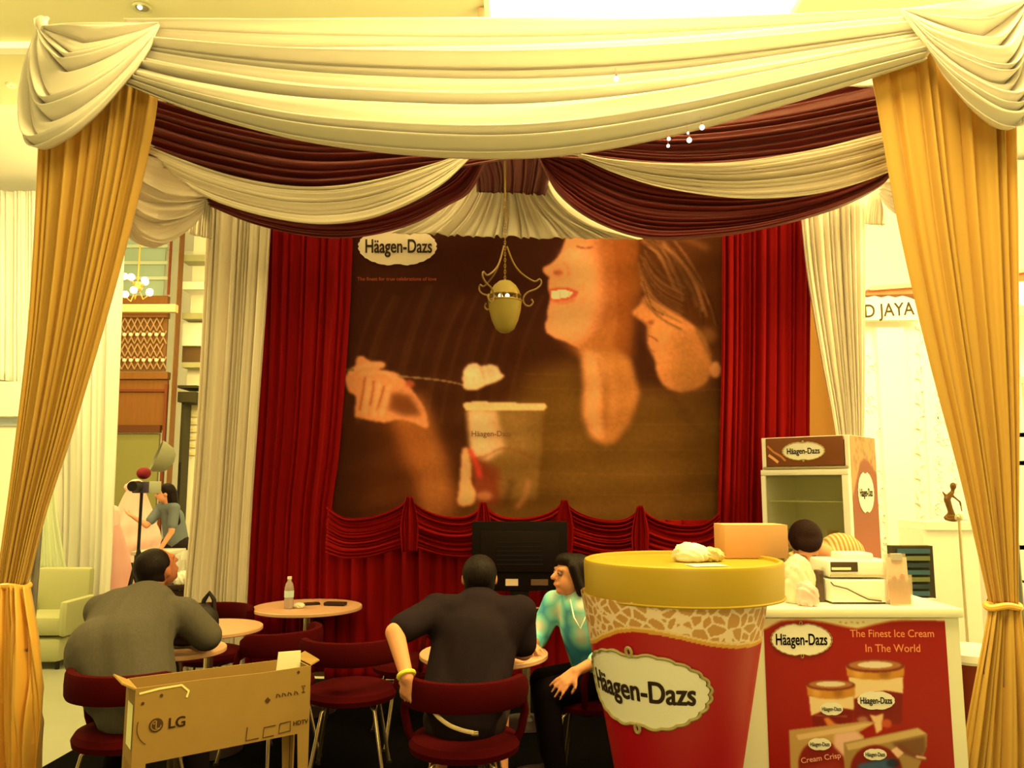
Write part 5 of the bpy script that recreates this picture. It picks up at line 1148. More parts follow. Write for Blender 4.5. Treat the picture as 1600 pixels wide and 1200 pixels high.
body = [('c', pel, che, .15, .15), ('c', che, ucb, .155, .13), ('c', ucb, nk, .10, .058), ('c', nk, hc, .055, .06), ('c', SL, SR, .062, .062), ('c', SL, EL, .055, .043), ('c', EL, WL, .042, .028), ('c', SR, ER, .055, .043), ('c', ER, WR, .042, .028),
        ('c', pel + V3(-.08, 0, -.02), KL, .095, .062), ('c', pel + V3(.08, 0, -.02), KR, .095, .062), ('c', KL, AL, .058, .036), ('c', KR, AR, .058, .036)]
body += head(hc, HR, 1.0) + hand(WL, (.5, .8, 0), (0, 0, -1), .95, .3, 1) + hand(WR, (-.2, .9, -.0), (0, 0, -1), .95, .3, 1)
blob('body', body, m_skin_d, root, voxel=.009, smooth=3)
m_gs = mat('shirt_grey', (84, 72, 40), .85, k=.95, bump=.25, scale=90, var=.2, stretch=(1, 1, .3))
blob('shirt', [('c', pel + V3(0, -.01, .02), che, .18, .19), ('c', che, ucb, .19, .16), ('c', che + V3(-.09, 0, .0), ucb + V3(-.10, -.04, 0), .16, .13), ('c', pel + V3(-.10, -.02, .08), che + V3(-.11, -.03, 0), .14, .16), ('c', ucb, nk + V3(0, 0, -.03), .14, .085), ('c', SL, SR, .085, .085), ('c', SL, up(SL, EL, .85), .085, .08), ('c', SR, up(SR, ER, .85), .085, .078)], m_gs, root, voxel=.014, smooth=6)
blob('hair', [('e', hc + HR @ V3(0, .028, .036), (.086, .096, .086), HR), ('e', hc + HR @ V3(0, .055, -.01), (.078, .07, .075), HR)], m_hair, root, voxel=.009, smooth=2)
blob('trousers', [('c', pel + V3(-.08, 0, -.02), KL, .11, .08), ('c', pel + V3(.08, 0, -.02), KR, .11, .08), ('c', pel + V3(-.06, 0, 0), pel + V3(.06, 0, 0), .12, .12), ('c', KL, up(KL, AL, .9), .075, .06), ('c', KR, up(KR, AR, .9), .075, .06)], MATS['trousers_black'], root, voxel=.013, smooth=4)
shoe(root, AL + V3(0, 0, -.095), math.pi, MATS['shoe_dark']); shoe(root, AR + V3(0, 0, -.095), math.pi, MATS['shoe_dark'])

# --- attendant leaning behind the counter
hc = W(1258, 850, 4.36); nk = W(1290, 868, 4.48); ucb = W(1314, 870, 4.56); che = V3(ucb.x + .05, 4.62, 1.0); pel = V3(che.x + .03, 4.70, .84)
SL, SR = nk + V3(-.10, .16, -.06), nk + V3(.17, -.10, -.10)
EL, ER = SL + V3(-.02, -.12, -.25), SR + V3(.02, -.06, -.26); WL, WR = EL + V3(.10, -.15, -.12), ER + V3(-.05, -.10, -.14)
HR = Rm(math.radians(-8), .92)
root = person((pel.x, pel.y, .0305), 'person with short dark hair leaning down behind the white counter')
body = [('c', pel, che, .13, .13), ('c', che, ucb, .13, .11), ('c', ucb, nk, .09, .055), ('c', nk, hc, .052, .055), ('c', SL, SR, .055, .055), ('c', SL, EL, .05, .04), ('c', EL, WL, .04, .027), ('c', SR, ER, .05, .04), ('c', ER, WR, .04, .027),
        ('c', pel + V3(-.08, 0, 0), V3(pel.x - .1, 4.64, .48), .09, .06), ('c', pel + V3(.08, 0, 0), V3(pel.x + .1, 4.64, .48), .09, .06), ('c', V3(pel.x - .1, 4.64, .48), V3(pel.x - .1, 4.71, .13), .055, .04), ('c', V3(pel.x + .1, 4.64, .48), V3(pel.x + .1, 4.71, .13), .055, .04)]
body += head(hc, HR, 1.0) + hand(WL, (.2, -.6, -.7), (0, -.5, .2), .9, .5, 1) + hand(WR, (-.2, -.6, -.7), (0, -.5, .2), .9, .5, -1)
blob('body', body, m_skin, root, voxel=.009, smooth=3); eyes(root, hc, HR)
blob('hair', [('e', hc + HR @ V3(0, .02, .036), (.088, .098, .09), HR), ('e', hc + HR @ V3(0, .055, -.02), (.078, .07, .08), HR), ('e', hc + HR @ V3(0, -.03, .07), (.07, .066, .04), HR)], mat('hair_dark_brown', (34, 14, 6), .7, k=.9, spec=.08, bump=.8, scale=120), root, voxel=.009, smooth=2)
m_st = mat('shirt_striped', (150, 112, 44), .8, k=.62)
nt = m_st.node_tree; wv = nt.nodes.new('ShaderNodeTexWave'); wv.inputs['Scale'].default_value = 14; wv.inputs['Distortion'].default_value = .4; rp = nt.nodes.new('ShaderNodeValToRGB'); tc = nt.nodes.new('ShaderNodeTexCoord')
nt.links.new(tc.outputs['Object'], wv.inputs['Vector']); nt.links.new(wv.outputs['Fac'], rp.inputs['Fac']); nt.links.new(rp.outputs['Color'], nt.nodes['Principled BSDF'].inputs['Base Color'])
rp.color_ramp.elements[0].color = (*alb((120, 86, 30), .62), 1); rp.color_ramp.elements[1].color = (*alb((176, 138, 66), .62), 1)
blob('striped_shirt', [('c', pel + V3(0, 0, .05), che, .155, .155), ('c', che, ucb, .155, .135), ('c', ucb, nk + V3(.01, .01, -.03), .125, .08), ('c', SL, SR, .078, .078), ('c', SL, EL, .072, .062), ('c', SR, ER, .072, .062)], m_st, root, voxel=.012, smooth=5)
blob('trousers', [('c', pel + V3(-.08, 0, 0), V3(pel.x - .1, 4.64, .48), .11, .08), ('c', pel + V3(.08, 0, 0), V3(pel.x + .1, 4.64, .48), .11, .08), ('c', pel + V3(-.05, 0, 0), pel + V3(.05, 0, 0), .13, .13), ('c', V3(pel.x - .1, 4.64, .48), V3(pel.x - .1, 4.71, .15), .075, .06), ('c', V3(pel.x + .1, 4.64, .48), V3(pel.x + .1, 4.71, .15), .075, .06)], MATS['trousers_black'], root, voxel=.013, smooth=4)
shoe(root, (pel.x - .1, 4.71, .032), 0, MATS['shoe_dark']); shoe(root, (pel.x + .1, 4.71, .032), 0, MATS['shoe_dark'])

# ================================================================ hall behind, left
def wb(nm, x0, y0, x1, y1, d, th, m, par, bev=0.0, z0=None):
    """box whose front face covers a pixel rectangle at depth d"""
    a, b = W(x0, y1, d), W(x1, y0, d)
    lo = a.z if z0 is None else z0
    mb = MB(); mb.box(((a.x + b.x) / 2, d + th / 2, (lo + b.z) / 2), (b.x - a.x, th, b.z - lo), bev=bev); return mb.build(nm, m, par, smooth=False, world=True)
m_bc = mat('bright_curtain', (250, 238, 150), .8, k=.9, transl=.2)
m_wood = mat('portal_wood', (112, 66, 14), .6, k=.8, var=.2, scale=6, stretch=(4, 1, .4))
m_wood_r = mat('portal_wood_red', (100, 42, 10), .6, k=.8, var=.15, scale=6, stretch=(4, 1, .4))
drape('pale_curtain', [(60, 330, 8.1), (60, 600, 8.1), (64, 800, 8.1), (58, 968, 8.1)], [(201, 330, 8.05), (194, 500, 8.05), (187, 700, 8.05), (180, 880, 8.05), (172, 985, 8.05)], m_bc, 'bright cream curtain behind the left gold curtain', 'curtain', nt=50, ns=110, folds=7, amp=.12, seed=201, drift=.08, gather=.8)
r = empty('curtain_rod', W(130, 330, 8.08), 'rod carrying the bright cream curtain at the left', 'rod'); mb = MB(); a, b = W(72, 330, 8.14), W(192, 330, 8.14); mb.tube([a, b], .02, 10); mb.build('rod', MATS['trim_cream'], r, world=True)
for q in (a, b):
    mb = MB(); mb.tube([(q.x, q.y, 0.0), (q.x, q.y, q.z)], .02, 10); mb.build('upright', MATS['trim_cream'], r, world=True)
drape('pale_curtain', [(-30, 300, 11.0), (-30, 590, 11.0)], [(62, 300, 11.0), (60, 600, 11.0)], m_bc, 'bright pleated curtain high at the left edge behind the gold curtain', 'curtain', nt=20, ns=120, folds=9, amp=.12, seed=203, drift=.05, gather=1)
r = empty('display_partition', (W(20, 600, 11.2).x, 11.2, 0), 'pale partition under the pleated curtain at the left edge', 'partition')
wb('partition_panel', -60, 300, 100, 900, 11.15, .1, mat('partition_white', (236, 230, 140), .8, k=.9), r, z0=0.0); wb('ledge', -60, 596, 90, 650, 10.9, .24, mat('partition_white'), r)
wb('grey_band', -60, 652, 90, 665, 11.1, .049, mat('partition_grey', (190, 192, 140), .8, k=.9), r)
c_ = H(84, 972, .02)
root = empty('fabric_heap', (c_.x, 8.75, .001), 'heap of pale folded cloth on the floor at the foot of the curtain', 'cloth'); 
def place(o, x, y, z): o.location = (x, y, z)
root.location = (W(86, 965, 7.85).x, 7.75, .001); crumple(root, mat('cloth_pale', (240, 225, 120), .7, k=.9, transl=.1), 21, (.42, .15, .20))
# armchair with cloth over its back
ax = W(80, 900, 7.3).x; root = empty('armchair', (ax, 7.3, 0), 'pale green armchair left of the bright cream curtain', 'armchair')
m_ac = mat('armchair_green', (176, 166, 84), .8, k=.9, bump=.2, scale=60)
for nm, cc_, dd_ in (('seat', (0, 0, .36), (.5, .5, .16)), ('armrest', (-.26, 0, .42), (.08, .5, .30)), ('armrest', (.26, 0, .42), (.08, .5, .30)), ('base', (0, 0, .16), (.5, .48, .2)), ('backrest', (0, .24, .56), (.5, .1, .5))):
    mb = MB(); mb.box(cc_, dd_, bev=.035); mb.build(nm, m_ac, root)
for x in (-.22, .22):
    for y in (-.2, .2):
        mb = MB(); mb.tube([(x, y, 0), (x, y, .07)], .02, 8); mb.build('leg', m_black, root)
drape('hanging_veil', [(66, 335, 7.95), (64, 640, 7.8), (62, 760, 7.75), (60, 900, 7.7)], [(86, 335, 7.95), (84, 640, 7.8), (88, 790, 7.72), (106, 905, 7.66)], mat('veil', (226, 218, 130), .8, k=.9, transl=.4), 'pale sheer veil hanging between the gold curtain and the bright cream curtain', 'cloth', nt=30, ns=40, folds=3, amp=.06, seed=222)
# wooden portal
D = 12.6
root = empty('wooden_portal', (W(235, 700, D).x, D, 0), 'tall carved wooden portal with a glass top and lattice band behind the cream curtain', 'portal')
gx0, gx1 = 150, 262
wb('glass_panel', gx0, 330, 262, 462, D + .06, .04, mat('portal_glass', (130, 140, 90), .15, k=.8, spec=.7), root)
for i, y in enumerate((352, 382, 408, 432)): wb('glass_reflection_bar', gx0, y, 262, y + 5, D + .03, .02, mat('portal_bar', (160, 160, 100), .4, k=.8), root)
wb('post', 262, 330, 283, 735, D - .06, .18, m_wood, root, z0=0.0); wb('post_strip', 264, 330, 268, 460, D - .09, .029, m_wood_r, root)
wb('rail', gx0, 462, 262, 474, D, .1, m_wood, root); wb('pale_moulding', gx0, 475, 274, 487, D - .12, .12, mat('moulding_gold', (214, 172, 88), .5, k=.8), root); wb('rail', gx0, 488, 262, 496, D, .1, m_wood, root)
wb('lattice_back', gx0, 497, 262, 580, D + .06, .04, mat('lattice_back', (110, 70, 22), .7, k=.8), root)
m_lat = mat('lattice_gold', (160, 118, 56), .5, k=.95)
kD = D / F
for r_i in range(4):
    for c_i in range(12):
        px = 150 + c_i * 10 + (5 if r_i % 2 else 0); py = 507 + r_i * 20
        if px > 256: continue
        for s_ in (-1, 1):
            mb = MB(); mb.tube([W(px - 5 * s_, py - 10, D + .03), W(px, py, D + .0), W(px + 5 * s_, py + 10, D + .03)], .012, 5)
            mb.build('lattice_bar', MATS['lattice_gold'], root, world=True)
        c_ = W(px, py, D + .0)
        if r_i % 2 == 1:
            mb = MB(); mb.ball(c_ + V3(0, -.02, .04), .032, 8); mb.build('lattice_boss', mat('lattice_boss', (240, 205, 125), .5, k=.9), root, world=True)
wb('rail', gx0, 581, 262, 592, D - .02, .12, m_wood, root)
wb('wood_panel', gx0, 593, 262, 672, D + .04, .06, m_wood, root); wb('panel_bead', gx0, 608, 262, 612, D + .0, .039, m_wood_r, root); wb('rail', gx0, 664, 250, 676, D - .04, .079, mat('portal_wood_dark', (80, 40, 8), .6, k=.8), root)
wb('red_jamb', 250, 600, 262, 740, D - .02, .059, m_wood_r, root, z0=0.0)
wb('green_board', gx0, 677, 249, 800, D + .02, .05, mat('green_board', (116, 106, 40), .7, k=.8), root, z0=0.0)
# chandelier at the left
cl = W(215, 448, 10.2)
root = empty('wall_chandelier', cl, 'cluster of glowing globe bulbs on a brass chandelier behind the left curtain', 'chandelier')
mb = MB(); kk = 10.2 / F; mb.tube([(0, 0, -.05), (0, 0, 6.05 - cl.z)], .012, 8); mb.ball((0, 0, 0), .07, 14); mb.build('brass_stem', m_brass, root)
for (x, z, y) in ((-22, 17, 0), (-4, 12, -.12), (6, 11, .1), (14, 9, -.05), (-22, -11, .05), (3, -10, -.15), (14, -7, .1), (21, -9, -.02)):
    mb = MB(); mb.tube([(0, 0, 0), (x * kk * .5, y * .5, z * kk - .06 - (.04 if z < 0 else 0)), (x * kk, y, z * kk - .03)], .008, 6); arm = mb.build('arm', m_brass, root)
    mb = MB(); mb.ball((x * kk, y, z * kk), 5.6 * kk, 14); mb.build('globe', mat('globe_on', (255, 250, 200), .3, emit=(255, 248, 200), estr=2.4), arm)
# pale building edge to the right of the portal
D2 = 13.6
root = empty('balcony_facade', (W(315, 700, D2).x, D2, 0), 'pale balcony facade with ledges right of the wooden portal', 'facade')
m_fp = mat('facade_pale', (236, 216, 134), .8, k=.9); m_fg = mat('facade_grey', (170, 156, 80), .8, k=.9); m_fd = mat('facade_dark', (52, 44, 12), .7, k=.8)
wb('wall_face', 281, 330, 345, 800, D2, .1, m_fp, root, z0=0.0)
for (y0_, y1_, th_, m_) in ((398, 408, .3, m_fg), (440, 452, .4, mat('facade_white', (252, 240, 150), .8, k=.95)), (489, 498, .3, m_fg), (505, 540, .15, mat('facade_white')), (566, 574, .3, m_fg)): wb('ledge', 284, y0_, 345, y1_, D2 - th_, th_ - .001, m_, root)
wb('dark_niche', 284, 541, 314, 566, D2 - .05, .049, mat('niche_brown', (100, 70, 26), .7, k=.8), root)
wb('dark_canopy', 277, 602, 308, 606, D2 - .6, .5, m_fd, root); wb('dark_canopy', 277, 612, 306, 628, D2 - .6, .5, m_fd, root); wb('dark_pillar', 279, 629, 288, 720, D2 - .5, .3, m_fd, root, z0=0.0)
for i in range(7): wb('slat', 290, 634 + i * 12, 315, 639 + i * 12, D2 - .06, .059, mat('slat', (222, 196, 100), .8, k=.9), root)
bl_ = W(283, 540, D2 - .7)
# mannequins in pink
def gown(px, py0, d, h, w0, w1, lab, seed, m, folds=9):
    c = W(px, py0, d); top = c.z; n = 60; nn = 40; P = np.zeros((nn, n + 1, 3)); r = np.random.RandomState(seed)
    for j in range(nn):
        t = j / (nn - 1); rad = w0 + (w1 - w0) * t ** .8
        for i in range(n + 1):
            a = 2 * math.pi * i / n; q = 1 + .10 * t * math.sin(folds * a + 2 * math.sin(a + seed)) + (.05 * math.sin(22 * t + 2 * a) * t)
            P[j, i] = (c.x + rad * q * math.cos(a), d + rad * q * math.sin(a) * .8, top - (top - h) * t)
    root = empty('gown_display', (c.x, d, h), lab, 'gown'); o = grid('gown_cloth', P, m, root); return root, c
m_pink = mat('gown_pink', (232, 178, 118), .6, k=.9, transl=.15, sheen=.3)
stz = .78
r1, c1 = gown(212, 765, 10.4, .62, .10, .42, 'pink evening gown on a stand behind the tripod', 1, m_pink)
blob('bust', [('c', c1 + V3(0, 0, -.05), c1 + V3(0, 0, .03), .10, .11), ('c', c1 + V3(-.1, 0, .03), c1 + V3(.1, 0, .03), .055, .055)], mat('bust', (226, 180, 120), .6, k=.9), r1, voxel=.02)
mb = MB(); mb.tube([(c1.x, 10.4, .0), (c1.x, 10.4, .70)], .02, 8); mb.lathe([(0, 0), (.18, 0), (.17, .02), (0, .02)], (c1.x, 10.4, 0), 24); mb.build('stand', m_black, r1, world=True)
r2, c2 = gown(172, 820, 8.75, .02, .10, .40, 'pink ruffled gown reaching the floor beside the bright cream curtain', 2, mat('gown_pink2', (222, 160, 108), .6, k=.9, transl=.15, sheen=.3), folds=7)
blob('bust', [('c', c2 + V3(0, 0, -.04), c2 + V3(0, 0, .12), .10, .10)], MATS['bust'], r2, voxel=.02)
# tables behind
def long_table(x0, x1, y, dp, z, lab, cm_, nm='display_table'):
    root = empty(nm, ((x0 + x1) / 2, y, 0), lab, 'table'); mb = MB(); mb.box(((x0 + x1) / 2, y + dp / 2, z - .02), (x1 - x0, dp, .04), bev=.005); mb.build('table_top', cm_, root, world=True)
    for x in (x0 + .05, x1 - .05):
        for yy in (y + .05, y + dp - .05):
            mb = MB(); mb.box((x, yy, (z - .04) / 2), (.04, .04, z - .04)); mb.build('leg', m_black, root, smooth=False, world=True)
    mb = MB(); mb.box(((x0 + x1) / 2, y + .03, z * .5 - .0), (x1 - x0 - .12, .02, z - .10)); mb.build('modesty_panel', mat('table_dark', (40, 20, 8), .7, k=.7), root, smooth=False, world=True)
    return root
tz = W(228, 862, 8.9).z
long_table(W(204, 862, 8.9).x, W(262, 862, 8.9).x, 8.9, .5, tz, 'narrow table with a pale top under the tripod camera', mat('table_pale', (205, 192, 120), .6, k=.85))
long_table(W(204, 905, 7.1).x, W(300, 905, 7.1).x, 7.1, .7, .70, 'dark display table with glassware behind the cream rear curtain', mat('table_dark', (40, 20, 8), .7, k=.7))
m_gw = mat('glassware', (235, 215, 150), .1, k=.85, spec=.9, alpha=.85); rg = random.Random(11)
def goblet(x, y, z, s, lab):
    r = empty('glass_goblet', (x, y, z), lab, 'glassware', 'glassware on the dark display table'); mb = MB(); mb.lathe([(0, 0), (.035 * s, 0), (.008 * s, .012 * s), (.007 * s, .07 * s), (.03 * s, .09 * s), (.042 * s, .13 * s), (.036 * s, .19 * s), (.033 * s, .19 * s), (.038 * s, .13 * s), (.0, .095 * s)], n=18); mb.build('goblet_body', m_gw, r)
labs = ['tall goblet nearest the cream rear curtain on the dark display table', 'goblet second from the cream rear curtain on the dark display table', 'goblet in the middle of the dark display table', 'small goblet at the front of the dark display table', 'goblet at the left of the dark display table']
for i, (px, dy, s) in enumerate(((292, .15, 1.5), (283, .35, 1.3), (272, .2, 1.3), (280, .08, 1.1), (258, .4, 1.2))): goblet(W(px, 900, 7.1 + dy).x, 7.1 + dy, .7005, s, labs[i])
for i, (px, dy, sz, lab) in enumerate(((286, .10, (.07, .05, .10), 'white crumpled napkin stack at the front right of the dark display table'), (262, .15, (.09, .06, .07), 'white crumpled napkins in the middle of the dark display table'))):
    r = empty('folded_napkin', (W(px, 900, 7.15).x, 7.16 + .12 * i, .7005), lab, 'napkin'); crumple(r, mat('napkin_white', (240, 222, 150), .7, k=.85), 31 + i, sz)
# camera on a tripod
tp_ = W(222, 760, 8.0); root = empty('tripod_camera', (tp_.x, 8.0, 0), 'video camera with a red hood on a thin black tripod', 'camera')
mb = MB(); mb.tube([(0, 0, .55), (0, 0, tp_.z - .06)], .016, 8); mb.build('centre_pole', m_black, root)
for a in (.5, 2.6, 4.7):
    mb = MB(); mb.tube([(0, 0, .95), (.3 * math.cos(a), .3 * math.sin(a), .01)], .012, 8); mb.build('leg', m_black, root)
mb = MB(); mb.box((0, 0, tp_.z - .01), (.11, .2, .11), bev=.01); mb.build('camera_body', mat('camera_blue', (48, 34, 44), .5, k=.8), root)
mb = MB(); mb.lathe([(0, 0), (.05, 0), (.055, .12), (0, .12)], (0, 0, 0), 16); o = mb.build('lens', m_black, root); o.location = (0, -.21, tp_.z); o.rotation_euler = (-math.pi / 2, 0, 0)
mb = MB(); mb.ball((0, .02, tp_.z + .13), (.07, .07, .06), 14); mb.build('red_hood', mat('hood_red', (110, 14, 20), .7, k=.8), root)
mb = MB(); mb.box((.13, .0, tp_.z - .01), (.11, .03, .12), bev=.006, rz=.4); mb.build('side_screen', mat('screen_grey', (150, 142, 84), .5, k=.8), root)
# woman behind the tripod
hc = W(257, 775, 9.45); pel = V3(hc.x + .10, 9.6, .88); che = V3(hc.x + .07, 9.55, 1.18); nk = V3(hc.x + .05, 9.5, 1.36); hc.z = 1.47
SL, SR = nk + V3(-.13, .05, -.06), nk + V3(.10, -.10, -.06); EL, WL = SL + V3(-.1, -.12, -.2), SL + V3(-.22, -.2, -.10); ER, WR = SR + V3(.0, -.06, -.27), SR + V3(-.08, -.14, -.45)
HR = Rm(math.radians(-65), .1); root = person((pel.x, pel.y, 0), 'person with long dark hair in a grey blue top standing behind the tripod camera')
body = [('c', pel, che, .12, .11), ('c', che, nk + V3(0, 0, -.06), .11, .08), ('c', nk + V3(0, 0, -.05), hc, .05, .05), ('c', SL, SR, .05, .05), ('c', SL, EL, .045, .036), ('c', EL, WL, .034, .025), ('c', SR, ER, .045, .036), ('c', ER, WR, .034, .025), ('c', pel + V3(-.07, 0, 0), V3(pel.x - .09, 9.6, .08), .09, .045), ('c', pel + V3(.07, 0, 0), V3(pel.x + .09, 9.6, .08), .09, .045)] + head(hc, HR, .95) + hand(WR, (-.2, -.3, -.9), (-.5, 0, 0), .95, .3, 1) + hand(WL, (-.5, -.5, .4), (0, -.2, .5), .95, .4, 1)
blob('body', body, mat('skin_far', (212, 140, 74), .6, k=.85), root, voxel=.011, smooth=3); eyes(root, hc, HR, .95)
blob('top', [('c', pel + V3(0, 0, .05), che, .14, .13), ('c', che, nk + V3(0, 0, -.08), .13, .09), ('c', SL, SR, .065, .065), ('c', SL, up(SL, EL, .7), .06, .058), ('c', SR, up(SR, ER, .7), .062, .06)], mat('top_greyblue', (105, 108, 78), .8, k=.85), root, voxel=.015)
blob('hair', [('e', hc + HR @ V3(0, .03, .03), (.085, .095, .088), HR), ('c', hc + HR @ V3(0, .07, 0), hc + HR @ V3(.02, .11, -.35), .07, .05)], MATS['hair_black'], root, voxel=.012, smooth=2)
blob('trousers', [('c', pel + V3(-.07, 0, 0), V3(pel.x - .09, 9.6, .12), .105, .06), ('c', pel + V3(.07, 0, 0), V3(pel.x + .09, 9.6, .12), .105, .06), ('c', pel + V3(-.05, 0, 0), pel + V3(.05, 0, 0), .12, .12)], mat('trousers_far', (34, 22, 14), .8, k=.8), root, voxel=.015)
shoe(root, (pel.x - .09, 9.57, 0.002), 0, MATS['shoe_dark']); shoe(root, (pel.x + .09, 9.57, .002), 0, MATS['shoe_dark'])
# grey studio umbrella/softbox
u_ = W(272, 722, 9.9); root = empty('studio_softbox', (u_.x, 9.9, 0), 'grey round studio softbox on a stand behind the long haired person', 'softbox')
mb = MB(); mb.lathe([(0, 0), (.10, .02), (.16, .08), (.19, .17), (.20, .22), (.185, .22), (.15, .10), (0, .03)], n=28); o = mb.build('softbox_shell', mat('softbox_grey', (124, 116, 62), .6, k=.8), root); o.location = (0, 0, u_.z); o.rotation_euler = (math.radians(70), 0, math.radians(-60))
mb = MB(); mb.tube([(.05, .06, 0), (.05, .06, u_.z)], .015, 8); mb.lathe([(0, 0), (.2, 0), (.2, .02), (0, .03)], (.05, .06, 0), 20); mb.build('stand', m_black, root)

# ================================================================ hall behind, right
m_bw = mat('bright_white', (255, 252, 190), .7, k=.8)
D = 9.2
root = empty('exhibit_wall', (W(1440, 760, D).x, D, 0), 'bright white exhibition wall with raised scroll ornaments right of the booth', 'wall')
wb('wall_face', 1290, 500, 1600, 1010, D, .12, m_bw, root, z0=0.0); 
wb('pilaster', 1392, 512, 1412, 900, D - .10, .099, mat('white_pure', (255, 253, 215), .6, k=.7), root, z0=0.0)
wb('recess_panel', 1345, 548, 1388, 900, D - .03, .029, mat('panel_cream', (250, 238, 150), .8, k=.85), root); wb('recess_panel', 1456, 560, 1496, 812, D - .03, .029, mat('panel_cream'), root)
kk = D / F; m_orn = mat('ornament', (255, 250, 205), .6, k=.75)
for i in range(18):
    c = W(1438, 520 + i * 19.5, D - .02); s = 1 if i % 2 else -1
    pts = [(c + V3(s * kk * (7 * (1 - t) * math.cos(5.5 * t) ), 0, kk * (9 * (1 - 2 * t) + 3 * math.sin(5.5 * t)))) for t in np.linspace(0, 1, 16)]
    mb = MB(); mb.tube(pts, .018, 6); mb.build('scroll', m_orn, root, world=True)
for i in range(30):
    px, py = 1350 + rg.random() * 34, 555 + rg.random() * 300
    c = W(px, py, D - .04); mb = MB(); mb.tube([c + V3(kk * 5 * math.cos(a), 0, kk * 6 * math.sin(a)) for a in np.linspace(0, 4.6, 9)], .010, 5); mb.build('floral_relief', m_orn, root, world=True)
for i in range(34):
    px, py = 1462 + rg.random() * 32, 600 + rg.random() * 200
    c = W(px, py, D - .04); mb = MB(); mb.tube([c + V3(kk * 4 * math.cos(a), 0, kk * 5 * math.sin(a)) for a in np.linspace(1, 5.6, 9)], .010, 5); mb.build('floral_relief', m_orn, root, world=True)
# cornice and sign
root = empty('hall_sign', (W(1392, 480, 9.0).x, 9.0, W(1392, 500, 9.0).z), 'white scalloped sign board reading D JAYA under a brown cornice', 'sign')
def outline_plate(nm, pts, d, th, m, par):
    mb = MB(); a = [mb.bm.verts.new(W(x, y, d)) for x, y in pts]; b = [mb.bm.verts.new(W(x, y, d) + V3(0, th, 0)) for x, y in pts]
    mb.bm.faces.new(a); mb.bm.faces.new(b[::-1])
    for i in range(len(a)): mb.bm.faces.new((a[i], b[i], b[(i + 1) % len(a)], a[(i + 1) % len(a)]))
    return mb.build(nm, m, par, smooth=False, world=True)
q = [(1300, 500), (1300, 466)] + [(1300 + i * 11, 463 + (2 if i % 2 else -1)) for i in range(1, 12)] + [(1434, 470), (1438, 484), (1436, 500)]
outline_plate('board', q, 9.0, .04, mat('sign_white', (255, 250, 180), .6, k=.85), root)
outline_plate('board_edge', [(x + 2, y + 3 if y < 480 else y + 2) for x, y in q], 9.045, .02, mat('sign_edge', (225, 205, 120), .6, k=.8), root)
fm = lambda u, v, off: W(u, -v, 8.998 - off)
lettering('D JAYA', fm, 78, mat('sign_letter', (62, 40, 6), .6, k=.8), root, 1390, -485, .003, .015, height=27, skew=.0, rot=.06)
root = empty('cornice', (W(1395, 455, 9.3).x, 9.08, 3.8), 'brown roof-like cornice above the white sign board', 'cornice')
outline_plate('cornice_face', [(1352, 461), (1362, 449), (1470, 441), (1620, 420), (1620, 440), (1470, 458)], 9.08, .3, mat('cornice_brown', (176, 104, 46), .7, k=.8, var=.2, scale=10), root)
outline_plate('cornice_lip', [(1356, 452), (1362, 447), (1470, 439), (1620, 417), (1620, 422), (1470, 445), (1364, 453)], 9.02, .059, mat('cornice_lip', (220, 160, 90), .7, k=.8), root)
# upper wall above the sign
root = empty('upper_fascia', (W(1450, 400, 10.5).x, 10.5, 0), 'pale yellow upper wall above the white sign', 'wall'); wb('fascia_panel', 1290, 250, 1650, 500, 10.5, .1, mat('fascia_yellow', (255, 244, 160), .8, k=.8), root, z0=0.0)
# pedestal with a figurine
D = 7.9
root = empty('white_pedestal', (W(1480, 820, D).x, D + .25, 0), 'tall white pedestal behind the right gold curtain', 'pedestal')
wb('body', 1453, 828, 1530, 1000, D, .5, mat('pedestal_white', (252, 240, 150), .6, k=.82), root, z0=0.0); wb('top_slab', 1448, 816, 1536, 828, D - .04, .58, mat('pedestal_top', (255, 250, 190), .6, k=.8), root)
tz = W(1490, 816, D).z
root = empty('bronze_figurine', (W(1490, 815, D + .1).x, D + .1, tz + .003), 'dark bronze figurine with twisting branches standing on the white pedestal', 'figurine')
kk = (D + .1) / F; b_ = root.location.copy()
P_ = lambda x, z, y=0: b_ + V3(x * kk, y, z * kk)
blob('bronze_body', [('e', P_(0, 4), (14 * kk, .07, 4 * kk)), ('c', P_(2, 4), P_(-4, 18), 3.4 * kk, 4.5 * kk), ('c', P_(-4, 18), P_(-8, 34), 4.5 * kk, 5 * kk), ('c', P_(-8, 34), P_(2, 46), 5 * kk, 3 * kk), ('e', P_(3, 54), (5 * kk, 5 * kk, 6 * kk)), ('c', P_(-8, 36), P_(-14, 46), 2.4 * kk, 1.4 * kk), ('c', P_(0, 40), P_(12, 30), 2.2 * kk, 1.6 * kk), ('c', P_(12, 30), P_(14, 16), 1.8 * kk, 1.4 * kk), ('c', P_(-3, 16), P_(-14, 6), 2.2 * kk, 1.6 * kk)], mat('bronze', (92, 58, 10), .4, k=.8, metal=.3), root, voxel=.012, smooth=2)
# rope post
D = 7.4; c = W(1512, 1005, D)
root = empty('queue_post', (c.x, D, 0), 'thin chrome queue post in front of the white pedestal', 'post')
mb = MB(); mb.tube([(0, 0, .03), (0, 0, W(1512, 812, D).z)], .013, 12); mb.build('post_tube', mat('post_chrome', (190, 165, 90), .2, k=.75, metal=.7), root)
mb = MB(); mb.lathe([(0, 0), (.15, 0), (.15, .015), (.05, .04), (.025, .08), (0, .08)], n=32); mb.build('base', mat('post_base', (255, 250, 190), .3, k=.8), root)
mb = MB(); mb.ball((0, 0, W(1512, 812, D).z + .02), .035, 14); mb.build('finial', MATS['post_chrome'], root)
